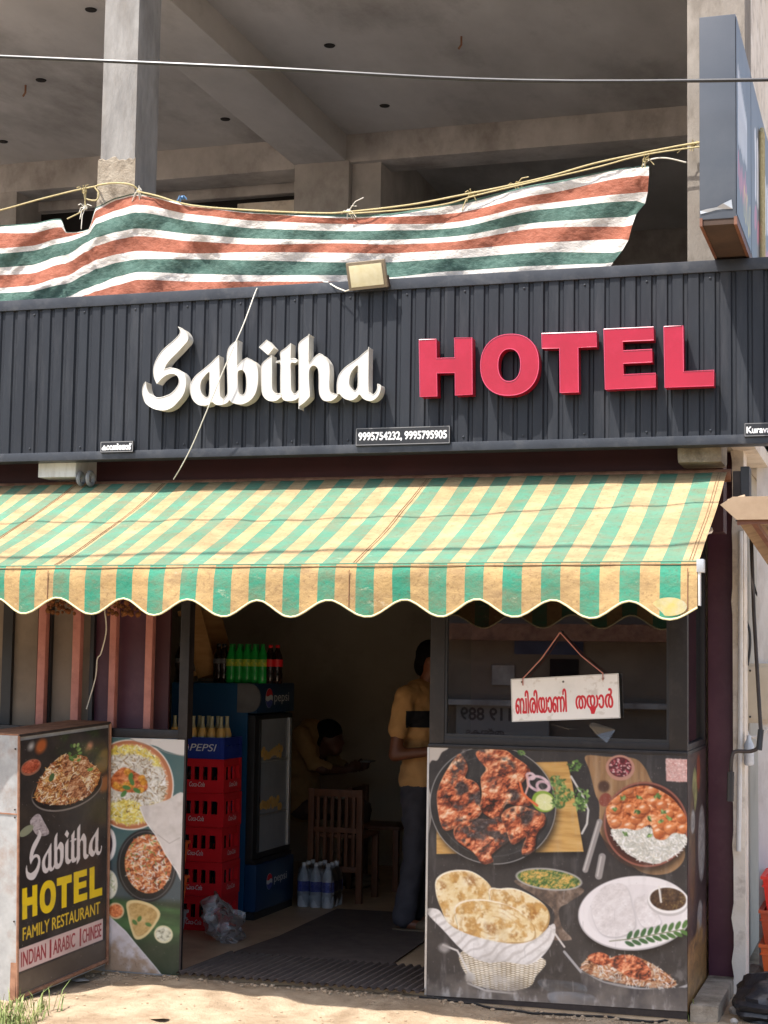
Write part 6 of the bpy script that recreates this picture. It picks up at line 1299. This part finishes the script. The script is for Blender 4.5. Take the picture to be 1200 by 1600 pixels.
for y in (-.11, .09):
    MB().add([V3(-.115+.27*t_, y+s_*(.038+.012*math.sin(t_*3.1)), z) for z in (.0, .018) for t_ in (0, .33, .66, 1) for s_ in (-1, 1)], [(0, 2, 3, 1), (2, 4, 5, 3), (4, 6, 7, 5), (8, 9, 11, 10), (10, 11, 13, 12), (12, 13, 15, 14), (0, 8, 10, 2), (2, 10, 12, 4), (4, 12, 14, 6), (1, 3, 11, 9), (3, 5, 13, 11), (5, 7, 15, 13), (0, 1, 9, 8), (6, 14, 15, 7)]).build('sandal', M['leather'], pm)
    m_ = MB(); m_.ellipsoid(V3(.09, y, .035), (.075, .052, .038)); m_.build('sandal_strap', M['leather'], pm, True)

SX_, SY_ = at(478, 1230, 3.42)[0], 3.42
ps = thing('person', 'man in mustard shirt seated at the table bent over his hands', 'person', (SX_, SY_, 0))
V3 = lambda x, y, z: (SX_+x, SY_+y, z)
hd = at(515, 1152, 3.42); hx, hz = hd[0]-SX_, hd[2]
b_ = MB(); b_.ellipsoid(V3(hx, 0, hz), (.098, .08, .115)); b_.ellipsoid(V3(hx+.04, 0, hz-.075), (.06, .055, .06)); b_.ellipsoid(V3(hx+.098, 0, hz-.04), (.02, .014, .022)); b_.ellipsoid(V3(hx-.005, -.08, hz-.02), (.022, .012, .03))
b_.ellipsoid(V3(hx+.085, -.028, hz-.012), (.012, .016, .009)); b_.ellipsoid(V3(hx+.085, .028, hz-.012), (.012, .016, .009)); b_.ellipsoid(V3(hx+.088, 0, hz-.085), (.012, .024, .009))
b_.capsule(V3(.03, 0, hz-.2), .06, V3(hx-.03, 0, hz-.06), .055)
for s_ in (-1, 1): b_.capsule(V3(.20, s_*.20, .82), .042, V3(.33, s_*.10, .815), .030); hand(b_, V3(.335, s_*.095, .82), (1, -s_*.35, .25), (0, -s_*.2, 1), .9)
for s_ in (-1, 1): b_.capsule(V3(.03, 0, hz-.2), .05, V3(.02, s_*.17, 1.05), .05); b_.capsule(V3(.02, s_*.17, 1.05), .05, V3(.13, s_*.22, .86), .042); b_.capsule(V3(.13, s_*.22, .86), .042, V3(.20, s_*.20, .82), .042)
body(b_, 'body', M['skin_dark'], ps, .012, 4)
h_ = MB(); h_.ellipsoid(V3(hx-.012, 0, hz+.035), (.108, .092, .098)); h_.ellipsoid(V3(hx-.07, 0, hz-.015), (.045, .08, .075)); body(h_, 'hair', M['hair'], ps, .013, 3)
t_ = MB()
for x, z, rx, ry in ((-.03, .55, .13, .17), (-.035, .68, .13, .175), (-.02, .82, .13, .18), (.0, .95, .125, .19), (.03, 1.05, .10, .17)): t_.ellipsoid(V3(x, 0, z), (rx, ry, .12), 18, 10)
for s_ in (-1, 1): t_.capsule(V3(.02, s_*.17, 1.06), .07, V3(.13, s_*.22, .86), .058); t_.capsule(V3(.13, s_*.22, .86), .058, V3(.22, s_*.17, .83), .046)
body(t_, 'shirt', M['shirt_olive'], ps, .014, 5)
l_ = MB(); l_.ellipsoid(V3(-.02, 0, .52), (.14, .165, .075))
for s_ in (-1, 1): l_.capsule(V3(0, s_*.09, .53), .08, V3(.40, s_*.10, .53), .068); l_.capsule(V3(.40, s_*.10, .53), .068, V3(.36, s_*.10, .09), .056)
body(l_, 'trousers', M['trouser2'], ps, .016, 5)
for s_ in (-1, 1): m_ = MB(); m_.ellipsoid(V3(.42, s_*.10, .035), (.12, .045, .035)); m_.build('shoe', M['leather'], ps, True)
ph = np.array([SX_+.47, 3.42, .87]); mb = MB().box(ph[0]-.04, ph[0]+.03, 3.35, 3.49, .872, .884, b=.003); single(mb, 'phone', M['grey_plastic'], 'small grey phone held by the seated man', 'phone', sm=True)

# ------------------------------------------------------------------ right side: canopy, meter box, pipes, crates, bag
cp = thing('side_canopy', 'tan boarded canopy with diagonal brace at the neighbouring wall', 'canopy', (1.7, .2, 2.2))
a = at(1145, 776, -.5); b = at(1150, 812, -.5); x0 = a[0]
mb = MB(); n = 6; zt, zb = a[2], b[2]; prof = [(x0-.055, zt-.035), (x0-.0, zt), (x0+.6, zt), (x0+.6, zb), (x0+.015, zb)]
mb.add([(x, -.5, z) for x, z in prof]+[(x+.0, .35, z+.02) for x, z in prof], [tuple(range(5)), tuple(range(9, 4, -1))]+[(i, (i+1) % 5, 5+(i+1) % 5, 5+i) for i in range(5)]); mb.build('board', M['plank_tan'], cp)
mb = MB(); P0 = at(1136, 790, -.49); P1 = at(1232, 930, .9); wv = np.array([.075, 0, .02]); tv = np.array([0, .02, .03])
mb.hexa([P0, P0+wv, P0+wv+tv, P0+tv, P1, P1+wv, P1+wv+tv, P1+tv]); mb.build('brace', M['plank_tan'], cp)
MB().tube([at(1152, 817, -.47), at(1176, 815, -.47), at(1260, 815, -.47)], .014, 4).build('frame_bar', M['rust_bar'], cp); MB().tube([at(1178, 815, -.45), at(1240, 905, .8)], .016, 4).build('frame_bar', M['rust_bar'], cp)
MB().tube(catmull([at(1150, 814, -.48), at(1160, 806, -.49), at(1172, 805, -.49), at(1180, 812, -.48)], 5, False), .004, 5).build('tie_wire', M['steel_dark'], cp)
a = at(1162, 1036, 1.45); b = at(1215, 1131, 1.45); mbx = thing('meter_box', 'beige electric meter box on the white wall', 'meter box', ((a[0]+b[0])/2, 1.53, b[2]))
MB().box(a[0], b[0], 1.47, 1.61, b[2], a[2], b=.01).build('case', M['meter'], mbx, True); MB().box(a[0]+.02, b[0]-.02, 1.462, 1.47, b[2]+.02, a[2]-.02, b=.003).build('cover', M['meter'], mbx, True)
for x, y in ((1172, 1048), (1172, 1120)): MB().ellipsoid(at(x, y, 1.46), (.006, .004, .006), 8, 5).build('screw', M['steel_dark'], mbx)
def pipe(name, pix, Y, r, m, label, cat='pipe'): return single(MB().tube(catmull([at(x, y, Y) for x, y in pix], 5, False), r, 8), name, M[m], label, cat, sm=True)
pipe('conduit', [(1157, 830), (1157, 1000), (1156, 1200), (1154, 1330)], .72, .012, 'pvc', 'white conduit running down the cream pier')
pipe('wall_cable', [(1176, 905), (1181, 925), (1186, 933), (1187, 930)], 1.6, .006, 'cable_black', 'short bent black cable stub on the white wall', 'cable')
pipe('wall_cable', [(1166, 970), (1171, 985), (1172, 1010), (1168, 1040)], 1.44, .007, 'cable', 'grey cable entering the meter box from above', 'cable')
pipe('wall_cable', [(1164, 1130), (1170, 1150), (1185, 1150), (1200, 1138)], 1.44, .008, 'pvc', 'pale cable looping under the meter box', 'cable')
pipe('wall_cable', [(1168, 1190), (1168, 1250), (1166, 1305), (1167, 1340), (1165, 1400)], 1.48, .003, 'cable', 'thin cable down the white corner post', 'cable')
bt = at(1164, 1180, .70); make_bottle('pet_bottle', 'crumpled clear bottle tied to the cream pier', 'bottle', None, [(.02, 0), (.026, .01), (.024, .07), (.027, .1), (.012, .13), (.011, .15)], M['water_pet'], (bt[0]+.02, .70, bt[2]-.05))
for k, (z, m, lab, g) in enumerate(((0, 'crate_orange', 'faded orange plastic crate at the bottom of the outdoor pile', 'outdoor crates'), (.175, 'crate_orange_deep', 'deep orange plastic crate in the middle of the outdoor pile', 'outdoor crates'), (.35, 'crate_scarlet', 'bright scarlet plastic crate on top of the outdoor pile', 'outdoor crates'))):
    tub('plastic_crate', lab, (1.735+(.012 if k == 2 else 0), 1.30, z+float(gz(1.6, 1.15))+.03), .44, .32, .178, M[m], g, .022)
mb = MB().ellipsoid((1.66, .28, .02), (.22, .26, .13), 40, 24)
V = []
for x, y, z in mb.v:
    k = 1+.35*(float(vnoise(np.array(x*1.3+z), np.array(y+z*.5), .10, 7))-.5)+.2*(float(vnoise(np.array(x+y), np.array(z*2), .045, 8))-.5); V.append((1.66+(x-1.66)*k, .28+(y-.28)*k, max(float(gz(1.66, .28))-.005, .02+(z-.02)*k)))
mb.v = V; single(mb, 'plastic_bag', M['bag_black'], 'creased black plastic sack lying on the ground by the crates', 'bag', sm=True, deg=40)
rg = np.random.RandomState(11); cnt = 0
def rock(p, r, m, label, group, name='rock'):
    mb = MB().ellipsoid((0, 0, 0), (r, r*.85, r*.7), 9, 6); mb.v = [(p[0]+x*(1+.35*(rg.rand()-.5)), p[1]+y*(1+.35*(rg.rand()-.5)), p[2]+z*(1+.35*(rg.rand()-.5))) for x, y, z in mb.v]; return single(mb, name, m, label, 'rock', group)
for (px, py, r), lb in zip(((1178, 1510, .05), (1166, 1530, .035), (1160, 1555, .03), (1150, 1575, .035), (1157, 1545, .022), (1146, 1590, .02)), ('largest pale stone leaning by the outdoor crates', 'pale stone next to the largest stone by the crates', 'pale stone halfway along the step block', 'pale stone beside the front half of the step block', 'small pale stone between the larger ones by the step', 'smallest pale stone at the front corner of the step')):
    p = atz(px, py, -.02); rock((p[0], p[1], float(gz(p[0], p[1]))+r*.4), r, M['stone'], lb, 'rubble by the black sack')
st = MB(); bm_ = MB().box(1.262, 1.392, .02, .80, -.2, .035, b=.012); single(bm_, 'concrete_step', M['concrete_old'], 'worn concrete step block at the foot of the maroon pillar', 'step', sm=True)
P = [atz(655, 1559, -.02), atz(720, 1563, -.02), atz(800, 1572, -.02), atz(900, 1580, -.03), atz(1000, 1588, -.03), atz(1062, 1594, -.04)]
P = [(p[0], p[1], float(gz(p[0], p[1]))+.006) for p in catmull([q for q in P], 6, False)]
single(MB().tube(P, .006, 6), 'ground_cable', M['cable_black'], 'black cable lying along the foot of the counter', 'cable', sm=True)
gmb = MB()
def tuft(px, py, n, h, label, sd):
    rg = np.random.RandomState(sd); p = atz(px, py, -.05); mb = gmb
    for k in range(n):
        x = p[0]+rg.normal(0, .055); y = p[1]+rg.normal(0, .055); z = float(gz(x, y))-.004; a = rg.rand()*6.28; hh = h*(.4+.8*rg.rand()); le = rg.uniform(.25, 1.0)*hh; w = .0022+.002*rg.rand()
        d = np.array([math.cos(a), math.sin(a), 0]); s_ = np.array([-d[1], d[0], 0])*w; b0 = np.array([x, y, z]); b1 = b0+d*le*.35+np.array([0, 0, hh*.7]); b2 = b0+d*le+np.array([0, 0, hh*(.75+.3*rg.rand())])
        mb.add([b0-s_, b0+s_, b1-s_*.8, b1+s_*.8, b2], [(0, 1, 3, 2), (2, 3, 4)])
tuft(8, 1592, 90, .10, 'grass tuft at the frame edge below the sign cabinet', 1); tuft(40, 1594, 70, .075, 'grass tuft spreading past the sign cabinet foot', 2); tuft(62, 1580, 26, .12, 'sparse arching grass blades nearest the doorway side', 3); tuft(20, 1574, 44, .07, 'short grass tuft against the cabinet end', 5)
tuft(1056, 1592, 34, .12, 'thin grass tuft at the counter corner by the step', 4)
setp(gmb.build('grass', M['grass']), 'sparse grass growing at the cabinet foot and the counter corner', 'grass', kind='stuff')
mb = MB(); rg = np.random.RandomState(21)
for k in range(1700):
    x = rg.uniform(-2.2, 1.7); y = rg.uniform(-1.3, .0) if rg.rand() < .6 else -abs(rg.normal(0, .05)); r = (.0022+.008*rg.rand()**4)*(1 if y < -.1 else 1.5); mb.ellipsoid((x, y, float(gz(x, y))+r*.3), (r, r*.8, r*.6), 6, 4)
setp(mb.build('gravel', M['grit']), kind='stuff')
for px, py, lab in ((125, 1530, 'pale crumpled paper scrap on the ground by the sign cabinet'), (250, 1587, 'dry leaf lying on the sunlit ground')):
    p = atz(px, py, -.03); z = float(gz(p[0], p[1]))+.006; mb = MB(); rgx = np.random.RandomState(px); N = 8; mb.add([(p[0], p[1], z+.012)]+[(p[0]+.05*math.cos(k*6.28/N)*(.7+.6*rgx.rand()), p[1]+.035*math.sin(k*6.28/N), z+.01*rgx.rand()) for k in range(N)], [(0, 1+k, 1+(k+1) % N) for k in range(N)]); single(mb, 'litter', M['stone'] if px < 200 else M['plank_tan'], lab, 'litter')

# ------------------------------------------------------------------ the other side of the street, seen only as a reflection in the window
RY = -17.0; rf = lambda x, y: (lambda q: (q[0], q[2]))(at(x, y, 17.06))
op = thing('opposite_shop', 'low grey shop row across the street mirrored in the window', 'building', (-3, RY-3, 0))
zt = rf(700, 960)[1]
MB().box(-14, 10, RY-6, RY, -.1, 3.1).build('wall', M['taupe'], op); MB().box(-14, 10, RY, RY+.25, rf(700, 1100)[1], rf(700, 1092)[1]).build('ledge', M['concrete'], op); MB().box(-14, 10, RY, RY+.6, rf(700, 1000)[1], rf(700, 975)[1]).build('eave', M['rust'], op); MB().box(-14.4, 10.4, RY-6, RY+1.0, 3.1, 3.25).build('roof', M['rust'], op)
for a, b, c, d, m in ((805, 912, 982, 1022, 'tarp'), (860, 905, 1030, 1068, 'dark_hole'), (770, 805, 1040, 1070, 'concrete')):
    p = rf(a, d); q = rf(b, c); MB().box(p[0], q[0], RY, RY+.05, p[1], q[1]).build('shutter' if m != 'tarp' else 'tarpaulin', M[m], op)
bn = thing('phone_banner', 'pale banner with a phone number across the street mirrored in the window', 'banner', (rf(760, 1125)[0], RY+.1, rf(760, 1160)[1]))
p = rf(715, 1165); q = rf(860, 1100); MB().box(p[0], q[0], RY+.06, RY+.09, p[1], q[1]).build('board', M['taupe'], bn)
cv = Cv(145, 65, 2, (150, 146, 142)); cv.text('119 889', 60, 8, 138, 26, (62, 58, 58), .6); cv.text('തട്ടുകട', 70, 38, 130, 52, (72, 60, 60), .3)
cv.sheet('print', lambda u, v: np.stack([q[0]-u*(q[0]-p[0]), np.full_like(u, RY+.093), q[1]-v*(q[1]-p[1])], -1), M['print_clean'], bn)
